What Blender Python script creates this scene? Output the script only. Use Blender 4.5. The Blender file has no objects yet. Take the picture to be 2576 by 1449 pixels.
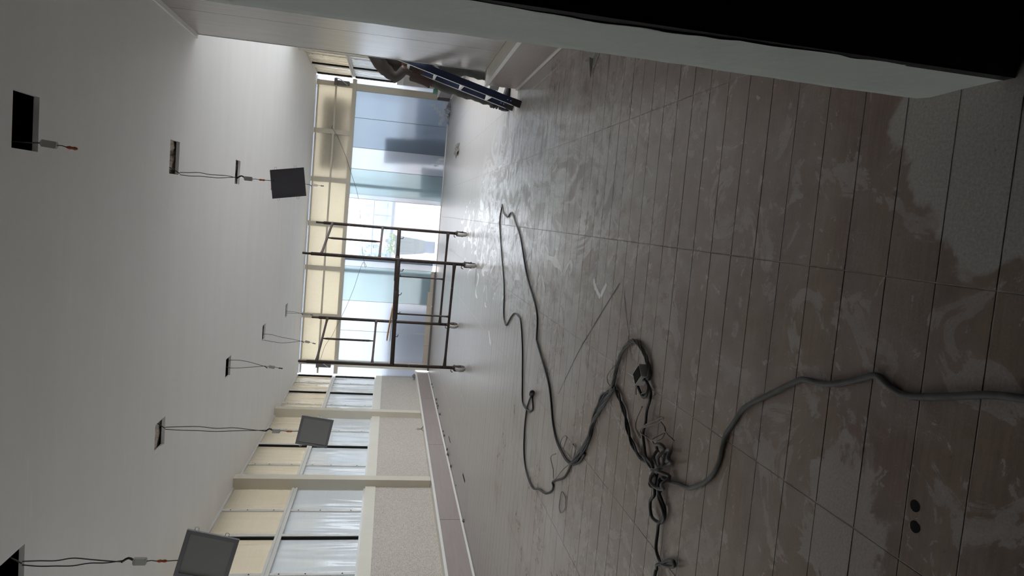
import bpy, math, random
from mathutils import Vector, Matrix

random.seed(7)
S = bpy.context.scene
C = S.collection

# ------------------------------------------------------------------ camera
# The photograph was taken with the phone held upright but is stored on its side:
# picture-right is world-down, picture-up is world-right.
right = Vector((0.9936256, 0.0874082, 0.0711902))
down = Vector((0.0859389, -0.1786275, -0.9801565))
fwd = Vector((-0.0729572, 0.9800265, -0.1850006))
cam = bpy.data.cameras.new('camera')
cam.sensor_fit = 'HORIZONTAL'
cam.sensor_width = 36.0
cam.lens = 1650.0 * 36.0 / 2576.0
cam.shift_x = 2.2 / 2576.0
cam.shift_y = -49.8 / 2576.0
cam.clip_start = 0.05
cam.clip_end = 600
camo = bpy.data.objects.new('camera', cam)
C.objects.link(camo)
m = Matrix.Identity(4)
for i in range(3):
    m[i][0], m[i][1], m[i][2] = down[i], right[i], -fwd[i]
m[0][3], m[1][3], m[2][3] = 0, 0, 1.2
camo.matrix_world = m
S.camera = camo

# ------------------------------------------------------------------ light
world = bpy.data.worlds.new('sky')
S.world = world
world.use_nodes = True
wn = world.node_tree.nodes
wn['Background'].inputs[0].default_value = (0.93, 0.97, 1.0, 1)
wn['Background'].inputs[1].default_value = 7.0
vs = S.view_settings
vs.view_transform = 'Standard'
vs.look = 'None'
vs.gamma = 1.0
vs.use_curve_mapping = False
vs.exposure = 0.5
S.cycles.use_adaptive_sampling = True
S.cycles.adaptive_threshold = 0.06
S.cycles.adaptive_min_samples = 20
S.cycles.max_bounces = 8
S.cycles.diffuse_bounces = 5
S.cycles.glossy_bounces = 3
S.cycles.transmission_bounces = 6
S.cycles.transparent_max_bounces = 12
S.cycles.sample_clamp_indirect = 6.0
S.cycles.blur_glossy = 0.6

# ------------------------------------------------------------------ dimensions (metres)
CZ = 3.15            # ceiling
LX = -4.13           # left wall face
RX = 3.0             # right wall face
FY = 16.3            # far wall
PX, PY = 1.51, 6.88  # panelled wall face and its far end


# ------------------------------------------------------------------ materials
def new_mat(name):
    mt = bpy.data.materials.new(name)
    mt.use_nodes = True
    nt = mt.node_tree
    for n in list(nt.nodes):
        nt.nodes.remove(n)
    out = nt.nodes.new('ShaderNodeOutputMaterial')
    return mt, nt, out


def N(nt, kind, **kw):
    n = nt.nodes.new(kind)
    for k, v in kw.items():
        if k in ('operation', 'blend_type', 'data_type', 'noise_dimensions', 'feature', 'wave_type',
                 'bands_direction', 'interpolation_type', 'clamp'):
            setattr(n, k, v)
        else:
            n.inputs[k].default_value = v
    return n


def L(nt, a, b):
    nt.links.new(a, b)


def coords(nt, scale=(1, 1, 1), obj=False):
    """world position (or object coordinates) times scale"""
    if obj:
        src = nt.nodes.new('ShaderNodeTexCoord').outputs['Object']
    else:
        src = nt.nodes.new('ShaderNodeNewGeometry').outputs['Position']
    mp = nt.nodes.new('ShaderNodeMapping')
    mp.inputs['Scale'].default_value = scale
    L(nt, src, mp.inputs['Vector'])
    return mp.outputs[0]


def noise(nt, vec, scale, detail=4, rough=0.55, dist=0.0):
    n = nt.nodes.new('ShaderNodeTexNoise')
    n.inputs['Scale'].default_value = scale
    n.inputs['Detail'].default_value = detail
    n.inputs['Roughness'].default_value = rough
    n.inputs['Distortion'].default_value = dist
    if vec is not None:
        L(nt, vec, n.inputs['Vector'])
    return n.outputs['Fac']


def ramp(nt, fac, stops):
    r = nt.nodes.new('ShaderNodeValToRGB')
    el = r.color_ramp.elements
    while len(el) < len(stops):
        el.new(0.5)
    for e, (p, c) in zip(el, stops):
        e.position = p
        e.color = (c, c, c, 1) if isinstance(c, (int, float)) else (*c, 1)
    L(nt, fac, r.inputs[0])
    return r.outputs[0]


def mixc(nt, fac, a, b, mode='MIX'):
    n = nt.nodes.new('ShaderNodeMix')
    n.data_type = 'RGBA'
    n.blend_type = mode
    for s, v in ((0, fac), (6, a), (7, b)):
        if isinstance(v, (int, float)):
            n.inputs[s].default_value = v
        elif isinstance(v, tuple):
            n.inputs[s].default_value = (*v, 1)
        else:
            L(nt, v, n.inputs[s])
    return n.outputs[2]


def mth(nt, op, a, b=0.5, c=None):
    n = nt.nodes.new('ShaderNodeMath')
    n.operation = op
    for i, v in enumerate((a, b, c)):
        if v is None:
            continue
        if isinstance(v, (int, float)):
            n.inputs[i].default_value = v
        else:
            L(nt, v, n.inputs[i])
    return n.outputs[0]


def bump(nt, h, strength=0.3, dist=0.01):
    b = nt.nodes.new('ShaderNodeBump')
    b.inputs['Strength'].default_value = strength
    b.inputs['Distance'].default_value = dist
    L(nt, h, b.inputs['Height'])
    return b.outputs[0]


def pbsdf(nt, out, col, rough, metal=0.0, normal=None, spec=0.5, **kw):
    p = nt.nodes.new('ShaderNodeBsdfPrincipled')
    for k, v in (('Base Color', col), ('Roughness', rough), ('Metallic', metal), ('Specular IOR Level', spec)):
        if isinstance(v, (int, float)):
            p.inputs[k].default_value = v
        elif isinstance(v, tuple):
            p.inputs[k].default_value = (*v, 1)
        else:
            L(nt, v, p.inputs[k])
    for k, v in kw.items():
        p.inputs[k].default_value = v
    if normal is not None:
        L(nt, normal, p.inputs['Normal'])
    if out is not None:
        L(nt, p.outputs[0], out.inputs[0])
    return p


def simple(name, col, rough=0.6, metal=0.0, var=0.12, scale=6.0, bmp=0.0, bscale=40.0, stretch=(1, 1, 1), spec=0.5):
    """one colour with soft mottling and optional fine relief"""
    mt, nt, out = new_mat(name)
    v = coords(nt, stretch)
    f = noise(nt, v, scale, 5)
    c = mixc(nt, f, tuple(x * (1 - var) for x in col), tuple(min(1, x * (1 + var)) for x in col))
    nrm = None
    if bmp:
        nrm = bump(nt, noise(nt, v, bscale, 3), bmp, 0.004)
    pbsdf(nt, out, c, rough, metal, nrm, spec)
    return mt


M = {}
M['cream'] = simple('cream_paint', (0.63, 0.585, 0.49), 0.55, var=0.06, scale=3, bmp=0.1, bscale=25)
M['cream_light'] = simple('pale_cream_paint', (0.72, 0.69, 0.60), 0.5, var=0.05, scale=4, bmp=0.08, bscale=20)
M['alu'] = simple('aluminium', (0.72, 0.715, 0.69), 0.36, 0.3, var=0.1, scale=5)
M['rubber'] = simple('dark_gasket', (0.02, 0.02, 0.02), 0.9, spec=0.1)
M['white_trim'] = simple('white_trim', (0.74, 0.73, 0.70), 0.45, var=0.06)
M['curb'] = simple('beige_curb_tile', (0.55, 0.48, 0.40), 0.5, var=0.12)
M['steel_dark'] = simple('dark_profile', (0.16, 0.155, 0.16), 0.5, 0.3)
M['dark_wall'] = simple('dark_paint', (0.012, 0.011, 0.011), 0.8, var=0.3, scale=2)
M['dim_wall'] = simple('dim_wall', (0.10, 0.095, 0.09), 0.8)
M['pillar'] = None
M['black_rubber'] = simple('black_cable', (0.022, 0.021, 0.022), 0.55, var=0.5, scale=30)
M['grey_cable'] = simple('dusty_cable', (0.12, 0.115, 0.11), 0.7, var=0.45, scale=25)
M['thin_wire'] = simple('thin_grey_wire', (0.22, 0.19, 0.165), 0.6, var=0.3, scale=30)
M['wire_dark'] = simple('thin_dark_wire', (0.05, 0.05, 0.055), 0.6, var=0.3)
M['driver'] = simple('white_driver_case', (0.42, 0.41, 0.38), 0.5)
M['orange'] = simple('orange_connector', (0.45, 0.11, 0.04), 0.5)
M['led_frame'] = simple('panel_frame', (0.17, 0.16, 0.18), 0.45, var=0.04)
M['led_diff'] = simple('panel_diffuser', (0.25, 0.25, 0.24), 0.4, var=0.03)
M['led_back'] = simple('panel_back', (0.13, 0.125, 0.14), 0.5, 0.2, var=0.05)
M['navy'] = simple('navy_ladder', (0.018, 0.03, 0.075), 0.42, var=0.25, scale=12)
M['tread'] = simple('grey_tread', (0.55, 0.54, 0.52), 0.4, 0.4, var=0.2, scale=20)
M['shirt'] = simple('brown_sleeve', (0.092, 0.078, 0.07), 0.9, var=0.25, scale=14, bmp=0.35, bscale=30)
M['shirt_red'] = simple('maroon_hem', (0.055, 0.032, 0.028), 0.9, var=0.4, scale=14, bmp=0.4, bscale=30)
M['trousers'] = simple('grey_trousers', (0.075, 0.077, 0.074), 0.9, var=0.6, scale=9, bmp=0.5, bscale=18)
M['skin'] = simple('skin', (0.23, 0.14, 0.10), 0.6, var=0.15, scale=30)
M['boot'] = simple('black_boot', (0.03, 0.03, 0.032), 0.6, var=0.5, scale=25, bmp=0.5, bscale=30)
M['hair'] = simple('black_hair', (0.015, 0.013, 0.012), 0.7)
M['ply'] = simple('plywood', (0.48, 0.27, 0.09), 0.7, var=0.25, scale=10, stretch=(2, 8, 8))
M['wheel'] = simple('caster_tyre', (0.45, 0.43, 0.40), 0.6, var=0.15, scale=14)
M['green'] = simple('green_plastic', (0.20, 0.42, 0.30), 0.4, var=0.2, scale=20)
M['debris'] = simple('dusty_debris', (0.16, 0.15, 0.14), 0.8, var=0.6, scale=40)
M['film_scrap'] = simple('blue_grey_film', (0.30, 0.33, 0.38), 0.4, var=0.4, scale=25)
M['foil'] = simple('foil_strip', (0.36, 0.35, 0.33), 0.45, 0.5, var=0.3, scale=40, bmp=0.6, bscale=60)
M['plenum'] = None
M['curl'] = simple('curled_strip', (0.42, 0.38, 0.37), 0.5)
M['concrete'] = simple('terrace_floor', (0.85, 0.86, 0.88), 0.8, var=0.06)
M['ground'] = simple('street_ground', (0.17, 0.175, 0.18), 0.9, var=0.1, scale=0.05)
M['parapet'] = simple('beige_parapet', (0.80, 0.69, 0.62), 0.8, var=0.05)
M['coping'] = simple('grey_coping', (0.34, 0.37, 0.43), 0.7)
M['pot'] = simple('grey_green_pot', (0.50, 0.52, 0.46), 0.7, var=0.08)
M['plinth'] = simple('bluish_plinth', (0.50, 0.54, 0.60), 0.7, var=0.1)
M['leaf'] = simple('leaf', (0.38, 0.58, 0.16), 0.6, var=0.3, scale=10)
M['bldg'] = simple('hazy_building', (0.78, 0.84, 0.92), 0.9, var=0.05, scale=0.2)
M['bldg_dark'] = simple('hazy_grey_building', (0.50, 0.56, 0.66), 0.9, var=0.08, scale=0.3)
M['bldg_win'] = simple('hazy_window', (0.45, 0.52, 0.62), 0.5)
M['red'] = simple('faded_red_tiles', (0.80, 0.42, 0.42), 0.8)  # red paled with distance haze
M['tree'] = simple('hazy_tree', (0.40, 0.50, 0.50), 0.9, var=0.3, scale=2)
M['outbox'] = simple('grey_planter_box', (0.62, 0.59, 0.62), 0.8)
M['outbox2'] = simple('brown_lean_board', (0.72, 0.66, 0.68), 0.8)
M['outpost'] = simple('grey_post', (0.5, 0.54, 0.56), 0.8)


def mat_ceiling():
    mt, nt, out = new_mat('ceiling_plaster')
    a = noise(nt, coords(nt, (0.5, 2.5, 1)), 1.3, 6, 0.6, 0.4)
    b = noise(nt, coords(nt, (1.2, 9, 1)), 1.5, 5, 0.6, 0.8)
    s = ramp(nt, b, [(0.62, 0.0), (0.75, 1.0)])
    c = mixc(nt, a, (0.78, 0.77, 0.76), (0.86, 0.855, 0.85))
    c = mixc(nt, mth(nt, 'MULTIPLY', s, 0.35), c, (0.93, 0.93, 0.93))
    h = noise(nt, coords(nt), 60, 3)
    pbsdf(nt, out, c, 0.75, 0, bump(nt, h, 0.08, 0.003))
    return mt


M['ceiling'] = mat_ceiling()


def mat_tile():
    """wood-look plank tile under plaster dust, with brown wiped patches and pale smears"""
    mt, nt, out = new_mat('dusty_wood_tile')
    P = coords(nt)
    info = nt.nodes.new('ShaderNodeObjectInfo')
    # wood: grain runs along the plank (x)
    g = noise(nt, coords(nt, (1.6, 26, 1)), 3.0, 6, 0.65, 0.3)
    rowv = noise(nt, coords(nt, (0.8, 5.0, 0.0)), 1.0, 1)
    wood = mixc(nt, g, (0.14, 0.088, 0.055), (0.33, 0.225, 0.155))
    wood = mixc(nt, ramp(nt, rowv, [(0.35, 0.0), (0.65, 1.0)]), wood,
                mixc(nt, g, (0.12, 0.072, 0.054), (0.27, 0.175, 0.135)))
    # dust film: even far into the room, broken up in the doorway
    n1 = noise(nt, P, 1.5, 5, 0.62, 0.8)
    n2 = noise(nt, P, 7.0, 5, 0.7, 0.6)
    sep = nt.nodes.new('ShaderNodeSeparateXYZ')
    L(nt, P, sep.inputs[0])
    X, Y = sep.outputs[0], sep.outputs[1]
    dist = mth(nt, 'MULTIPLY', mth(nt, 'SUBTRACT', Y, 1.0), 0.085)
    base = mth(nt, 'ADD', mth(nt, 'MULTIPLY', n1, 0.9), mth(nt, 'MULTIPLY', n2, 0.35))
    dust = ramp(nt, mth(nt, 'ADD', base, dist), [(0.56, 0.10), (0.72, 0.30), (0.86, 0.52), (1.35, 0.93)])
    # thick dust pool beside the pillar, sharp scraped rim
    dx = mth(nt, 'MULTIPLY', mth(nt, 'SUBTRACT', X, 0.45), 1.15)
    dy = mth(nt, 'MULTIPLY', mth(nt, 'SUBTRACT', Y, 1.18), 1.9)
    r = mth(nt, 'SQRT', mth(nt, 'ADD', mth(nt, 'MULTIPLY', dx, dx), mth(nt, 'MULTIPLY', dy, dy)))
    r = mth(nt, 'ADD', r, mth(nt, 'MULTIPLY', noise(nt, P, 5.0, 4, 0.6, 1.0), 0.35))
    pool = ramp(nt, r, [(0.66, 1.0), (0.70, 0.0)])
    # a second pool on the left of the doorway
    ex = mth(nt, 'SUBTRACT', X, -0.72)
    ey = mth(nt, 'MULTIPLY', mth(nt, 'SUBTRACT', Y, 1.45), 1.6)
    r2 = mth(nt, 'SQRT', mth(nt, 'ADD', mth(nt, 'MULTIPLY', ex, ex), mth(nt, 'MULTIPLY', ey, ey)))
    r2 = mth(nt, 'ADD', r2, mth(nt, 'MULTIPLY', noise(nt, P, 6.0, 5, 0.65, 1.5), 0.5))
    pool2 = ramp(nt, r2, [(0.44, 0.75), (0.50, 0.0)])
    dust = mth(nt, 'MAXIMUM', dust, mth(nt, 'MAXIMUM', pool, pool2))
    pt_ = ramp(nt, noise(nt, P, 3.6, 7, 0.66, 1.2), [(0.535, 0.0), (0.57, 0.55), (0.66, 0.75)])
    pt2 = ramp(nt, noise(nt, P, 13.0, 6, 0.7, 0.8), [(0.60, 0.0), (0.64, 0.6)])
    dust = mth(nt, 'MAXIMUM', dust, mth(nt, 'MAXIMUM', pt_, pt2))
    dcol = mixc(nt, ramp(nt, noise(nt, P, 150, 4, 0.75), [(0.3, 0.0), (0.7, 1.0)]), (0.32, 0.295, 0.275), (0.53, 0.495, 0.465))
    col = mixc(nt, dust, wood, dcol)
    # dark grit
    grit = ramp(nt, noise(nt, P, 46, 3, 0.6), [(0.70, 0.0), (0.74, 1.0)])
    col = mixc(nt, mth(nt, 'MULTIPLY', grit, 0.55), col, (0.06, 0.05, 0.045))
    # swirling trowel smears mid-hall, whitened and widened to paint in streaky reflection
    sx = mth(nt, 'MULTIPLY', mth(nt, 'SUBTRACT', X, 0.15), 0.85)
    sy = mth(nt, 'MULTIPLY', mth(nt, 'SUBTRACT', Y, 6.3), 0.28)
    rr = mth(nt, 'SQRT', mth(nt, 'ADD', mth(nt, 'MULTIPLY', sx, sx), mth(nt, 'MULTIPLY', sy, sy)))
    zone = ramp(nt, rr, [(0.4, 1.0), (1.3, 0.0)])
    wv = noise(nt, coords(nt, (1.0, 0.55, 1)), 1.9, 5, 0.6, 3.0)
    sm = ramp(nt, mth(nt, 'ABSOLUTE', mth(nt, 'SUBTRACT', wv, 0.5)), [(0.0, 1.0), (0.04, 0.75), (0.085, 0.0)])
    smear = mth(nt, 'MULTIPLY', sm, zone)
    col = mixc(nt, mth(nt, 'MULTIPLY', smear, 0.95), col, (0.84, 0.84, 0.85))
    # solid white plaster splashes
    vo = noise(nt, coords(nt, (1.3, 0.6, 1)), 3.4, 2, 0.5, 1.4)
    z2 = ramp(nt, mth(nt, 'ADD', mth(nt, 'ABSOLUTE', mth(nt, 'MULTIPLY', mth(nt, 'ADD', X, 0.2), 0.8)),
                      mth(nt, 'ABSOLUTE', mth(nt, 'MULTIPLY', mth(nt, 'SUBTRACT', Y, 8.4), 0.19))),
              [(0.3, 1.0), (0.95, 0.0)])
    spl = ramp(nt, mth(nt, 'ADD', vo, mth(nt, 'MULTIPLY', z2, 0.16)), [(0.70, 0.0), (0.715, 1.0)])
    spl = mth(nt, 'MULTIPLY', spl, ramp(nt, z2, [(0.05, 0.0), (0.2, 1.0)]))
    col = mixc(nt, mth(nt, 'MULTIPLY', spl, 0.9), col, (0.90, 0.91, 0.92))
    # thin scratches near the camera
    sc = noise(nt, coords(nt, (3.0, 9.0, 1)), 4.0, 3, 0.5, 2.5)
    scr = ramp(nt, mth(nt, 'ABSOLUTE', mth(nt, 'SUBTRACT', sc, 0.5)), [(0.0, 1.0), (0.006, 0.0)])
    col = mixc(nt, mth(nt, 'MULTIPLY', scr, 0.3), col, (0.42, 0.40, 0.38))
    rough = mth(nt, 'ADD', mth(nt, 'MULTIPLY', dust, 0.07), 0.24)
    rough = mth(nt, 'SUBTRACT', rough, mth(nt, 'MULTIPLY', smear, 0.05))
    h = noise(nt, P, 80, 2, 0.7)
    pbsdf(nt, out, col, rough, 0, bump(nt, h, 0.22, 0.002), 0.5)
    return mt


M['tile'] = mat_tile()
M['grout'] = simple('pale_grout', (0.44, 0.41, 0.38), 0.7, var=0.45, scale=18, bmp=0.4, bscale=90)


def mat_laminate():
    mt, nt, out = new_mat('grey_wood_laminate')
    tc = nt.nodes.new('ShaderNodeTexCoord').outputs['Object']
    mp = nt.nodes.new('ShaderNodeMapping')
    mp.inputs['Scale'].default_value = (14, 14, 1.0)
    L(nt, tc, mp.inputs['Vector'])
    g = noise(nt, mp.outputs[0], 1.6, 7, 0.65, 0.3)
    k = noise(nt, coords(nt, (6, 6, 0.9), True), 2.2, 4, 0.6, 0.6)
    kn = ramp(nt, k, [(0.66, 0.0), (0.74, 1.0)])
    c = mixc(nt, g, (0.34, 0.305, 0.295), (0.47, 0.435, 0.42))
    c = mixc(nt, mth(nt, 'MULTIPLY', kn, 0.35), c, (0.14, 0.125, 0.12))
    pbsdf(nt, out, c, 0.24, 0, bump(nt, g, 0.03, 0.002), 0.7)
    return mt


def mat_laminate_h():
    """the same laminate with its grain along the ledge (y)"""
    mt, nt, out = new_mat('grey_wood_laminate_ledge')
    g = noise(nt, coords(nt, (16, 0.8, 16)), 2.0, 7, 0.65, 0.3)
    c = mixc(nt, g, (0.265, 0.215, 0.20), (0.37, 0.315, 0.297))
    pbsdf(nt, out, c, 0.38, 0, bump(nt, g, 0.05, 0.002), 0.5)
    return mt


M['lam'] = mat_laminate()
M['lam_h'] = mat_laminate_h()


def mat_wallpaper():
    mt, nt, out = new_mat('textured_wallpaper')
    h = noise(nt, coords(nt, (4, 4, 22)), 9, 4, 0.65, 0.6)
    h2 = noise(nt, coords(nt, (1, 1, 1)), 2.0, 3)
    c = mixc(nt, ramp(nt, h, [(0.40, 0.0), (0.58, 1.0)]), (0.38, 0.335, 0.29), (0.64, 0.595, 0.545))
    c = mixc(nt, mth(nt, 'MULTIPLY', h2, 0.25), c, (0.52, 0.47, 0.40))
    pbsdf(nt, out, c, 0.75, 0, bump(nt, h, 0.5, 0.006))
    return mt


M['paper'] = mat_wallpaper()


def mat_pillar():
    mt, nt, out = new_mat('chalky_green_grey_plaster')
    a = noise(nt, coords(nt, (3, 3, 0.7)), 2.2, 6, 0.6, 0.5)
    b = ramp(nt, noise(nt, coords(nt, (9, 9, 0.8)), 2.5, 4, 0.6), [(0.68, 0.0), (0.76, 1.0)])
    c = mixc(nt, a, (0.52, 0.55, 0.51), (0.66, 0.685, 0.635))
    c = mixc(nt, mth(nt, 'MULTIPLY', b, 0.4), c, (0.20, 0.21, 0.20))
    pbsdf(nt, out, c, 0.8, 0, bump(nt, noise(nt, coords(nt), 9, 6, 0.6), 0.35, 0.012))
    return mt


M['pillar'] = mat_pillar()


def mat_plenum():
    mt, nt, out = new_mat('old_timber_lathing')
    g = noise(nt, coords(nt, (9, 3, 5)), 3, 6, 0.65, 1.2)
    c = mixc(nt, ramp(nt, g, [(0.3, 0.0), (0.7, 1.0)]), (0.16, 0.11, 0.08), (0.78, 0.71, 0.64))
    pbsdf(nt, out, c, 0.85, 0, bump(nt, g, 0.6, 0.02))
    return mt


M['plenum'] = mat_plenum()
M['plenum_dark'] = simple('sooty_void', (0.20, 0.14, 0.10), 0.9, var=0.6, scale=5)  # mottled dark brown above the ceiling cut-outs


def mat_cream_sheet():
    """ribbed translucent sheet in the clerestory: cream, lets daylight glow through"""
    mt, nt, out = new_mat('cream_translucent_sheet')
    f = noise(nt, coords(nt, (3, 3, 26)), 4, 4, 0.6)
    f2 = noise(nt, coords(nt, (30, 30, 2.0)), 3, 3, 0.5)
    c = mixc(nt, f, (0.84, 0.80, 0.68), (0.95, 0.91, 0.80))
    c = mixc(nt, ramp(nt, f2, [(0.6, 0.0), (0.75, 0.25)]), c, (0.62, 0.54, 0.40))
    tr = nt.nodes.new('ShaderNodeBsdfTranslucent')
    L(nt, mixc(nt, 1.0, c, (0.56, 0.555, 0.56), 'MULTIPLY'), tr.inputs[0])
    df = pbsdf(nt, None, c, 0.4)
    mx = nt.nodes.new('ShaderNodeMixShader')
    mx.inputs[0].default_value = 0.38
    L(nt, tr.outputs[0], mx.inputs[1])
    L(nt, df.outputs[0], mx.inputs[2])
    L(nt, mx.outputs[0], out.inputs[0])
    return mt


def mat_side_sheet(name, col, transl):
    """glossy, slightly buckled polycarbonate in the side windows"""
    mt, nt, out = new_mat(name)
    w = noise(nt, coords(nt, (1.0, 2.4, 0.45)), 1.5, 1, 0.4, 0.6)
    rib = noise(nt, coords(nt, (2, 2, 60)), 3, 2, 0.5)
    nrm = bump(nt, mth(nt, 'ADD', w, mth(nt, 'MULTIPLY', rib, 0.006)), 0.55, 0.10)
    f = noise(nt, coords(nt, (1, 1, 30)), 2, 4, 0.6)
    c = mixc(nt, f, tuple(x * 0.86 for x in col), col)
    tr = nt.nodes.new('ShaderNodeBsdfTranslucent')
    L(nt, mixc(nt, 1.0, c, (0.25, 0.25, 0.255), 'MULTIPLY'), tr.inputs[0])
    df = pbsdf(nt, None, mixc(nt, 1.0, c, (0.55, 0.55, 0.55), 'MULTIPLY'), 0.09, 0, nrm, 1.0)
    df.inputs['Coat Weight'].default_value = 1.0
    df.inputs['Coat Roughness'].default_value = 0.06
    L(nt, nrm, df.inputs['Coat Normal'])
    mx = nt.nodes.new('ShaderNodeMixShader')
    mx.inputs[0].default_value = transl
    L(nt, df.outputs[0], mx.inputs[1])
    L(nt, tr.outputs[0], mx.inputs[2])
    L(nt, mx.outputs[0], out.inputs[0])
    return mt


def mat_frosted(name, col, rough, milk):
    mt, nt, out = new_mat(name)
    p = pbsdf(nt, None, col, rough, 0, None, 0.5)
    p.inputs['Transmission Weight'].default_value = 1.0
    p.inputs['IOR'].default_value = 1.3
    tr = nt.nodes.new('ShaderNodeBsdfTranslucent')
    tr.inputs[0].default_value = (*col, 1)
    mx = nt.nodes.new('ShaderNodeMixShader')
    mx.inputs[0].default_value = milk
    L(nt, p.outputs[0], mx.inputs[1])
    L(nt, tr.outputs[0], mx.inputs[2])
    L(nt, mx.outputs[0], out.inputs[0])
    return mt


def mat_clear():
    mt, nt, out = new_mat('dusty_clear_glass')
    t = nt.nodes.new('ShaderNodeBsdfTransparent')
    t.inputs[0].default_value = (0.62, 0.635, 0.66, 1)
    g = nt.nodes.new('ShaderNodeBsdfGlossy')
    g.inputs['Roughness'].default_value = 0.02
    tl = nt.nodes.new('ShaderNodeBsdfTranslucent')
    tl.inputs[0].default_value = (0.28, 0.30, 0.34, 1)
    m1 = nt.nodes.new('ShaderNodeMixShader')
    m1.inputs[0].default_value = 0.16
    m2 = nt.nodes.new('ShaderNodeMixShader')
    m2.inputs[0].default_value = 0.05
    L(nt, t.outputs[0], m1.inputs[1])
    L(nt, tl.outputs[0], m1.inputs[2])
    L(nt, m1.outputs[0], m2.inputs[1])
    L(nt, g.outputs[0], m2.inputs[2])
    L(nt, m2.outputs[0], out.inputs[0])
    return mt


def mat_film():
    mt, nt, out = new_mat('peeling_clear_film')
    t = nt.nodes.new('ShaderNodeBsdfTransparent')
    d = nt.nodes.new('ShaderNodeBsdfDiffuse')
    d.inputs[0].default_value = (0.8, 0.82, 0.86, 1)
    mx = nt.nodes.new('ShaderNodeMixShader')
    mx.inputs[0].default_value = 0.45
    L(nt, t.outputs[0], mx.inputs[1])
    L(nt, d.outputs[0], mx.inputs[2])
    L(nt, mx.outputs[0], out.inputs[0])
    return mt


M['sheet'] = mat_cream_sheet()
M['side_hi'] = mat_side_sheet('gold_side_sheet', (0.62, 0.53, 0.38), 0.5)
M['side_lo'] = mat_side_sheet('silver_side_sheet', (0.54, 0.56, 0.56), 0.5)
M['frost'] = mat_frosted('frosted_blue_glass', (0.118, 0.142, 0.172), 0.42, 0.36)
M['frost_green'] = mat_frosted('frosted_green_glass', (0.18, 0.222, 0.24), 0.42, 0.36)
M['frost_white'] = mat_frosted('frosted_white_glass', (0.25, 0.27, 0.30), 0.42, 0.4)
M['film'] = mat_film()
M['clear'] = mat_clear()


def mat_scaffold():
    mt, nt, out = new_mat('rusty_painted_tube')
    f = noise(nt, coords(nt), 9, 5, 0.6)
    s = ramp(nt, noise(nt, coords(nt, (1, 1, 0.6)), 34, 3, 0.6), [(0.66, 0.0), (0.70, 1.0)])
    c = mixc(nt, f, (0.022, 0.018, 0.018), (0.075, 0.05, 0.042))
    c = mixc(nt, mth(nt, 'MULTIPLY', s, 0.6), c, (0.30, 0.27, 0.25))
    pbsdf(nt, out, c, 0.6, 0.1, bump(nt, f, 0.3, 0.004))
    return mt


M['scaf'] = mat_scaffold()


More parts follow.
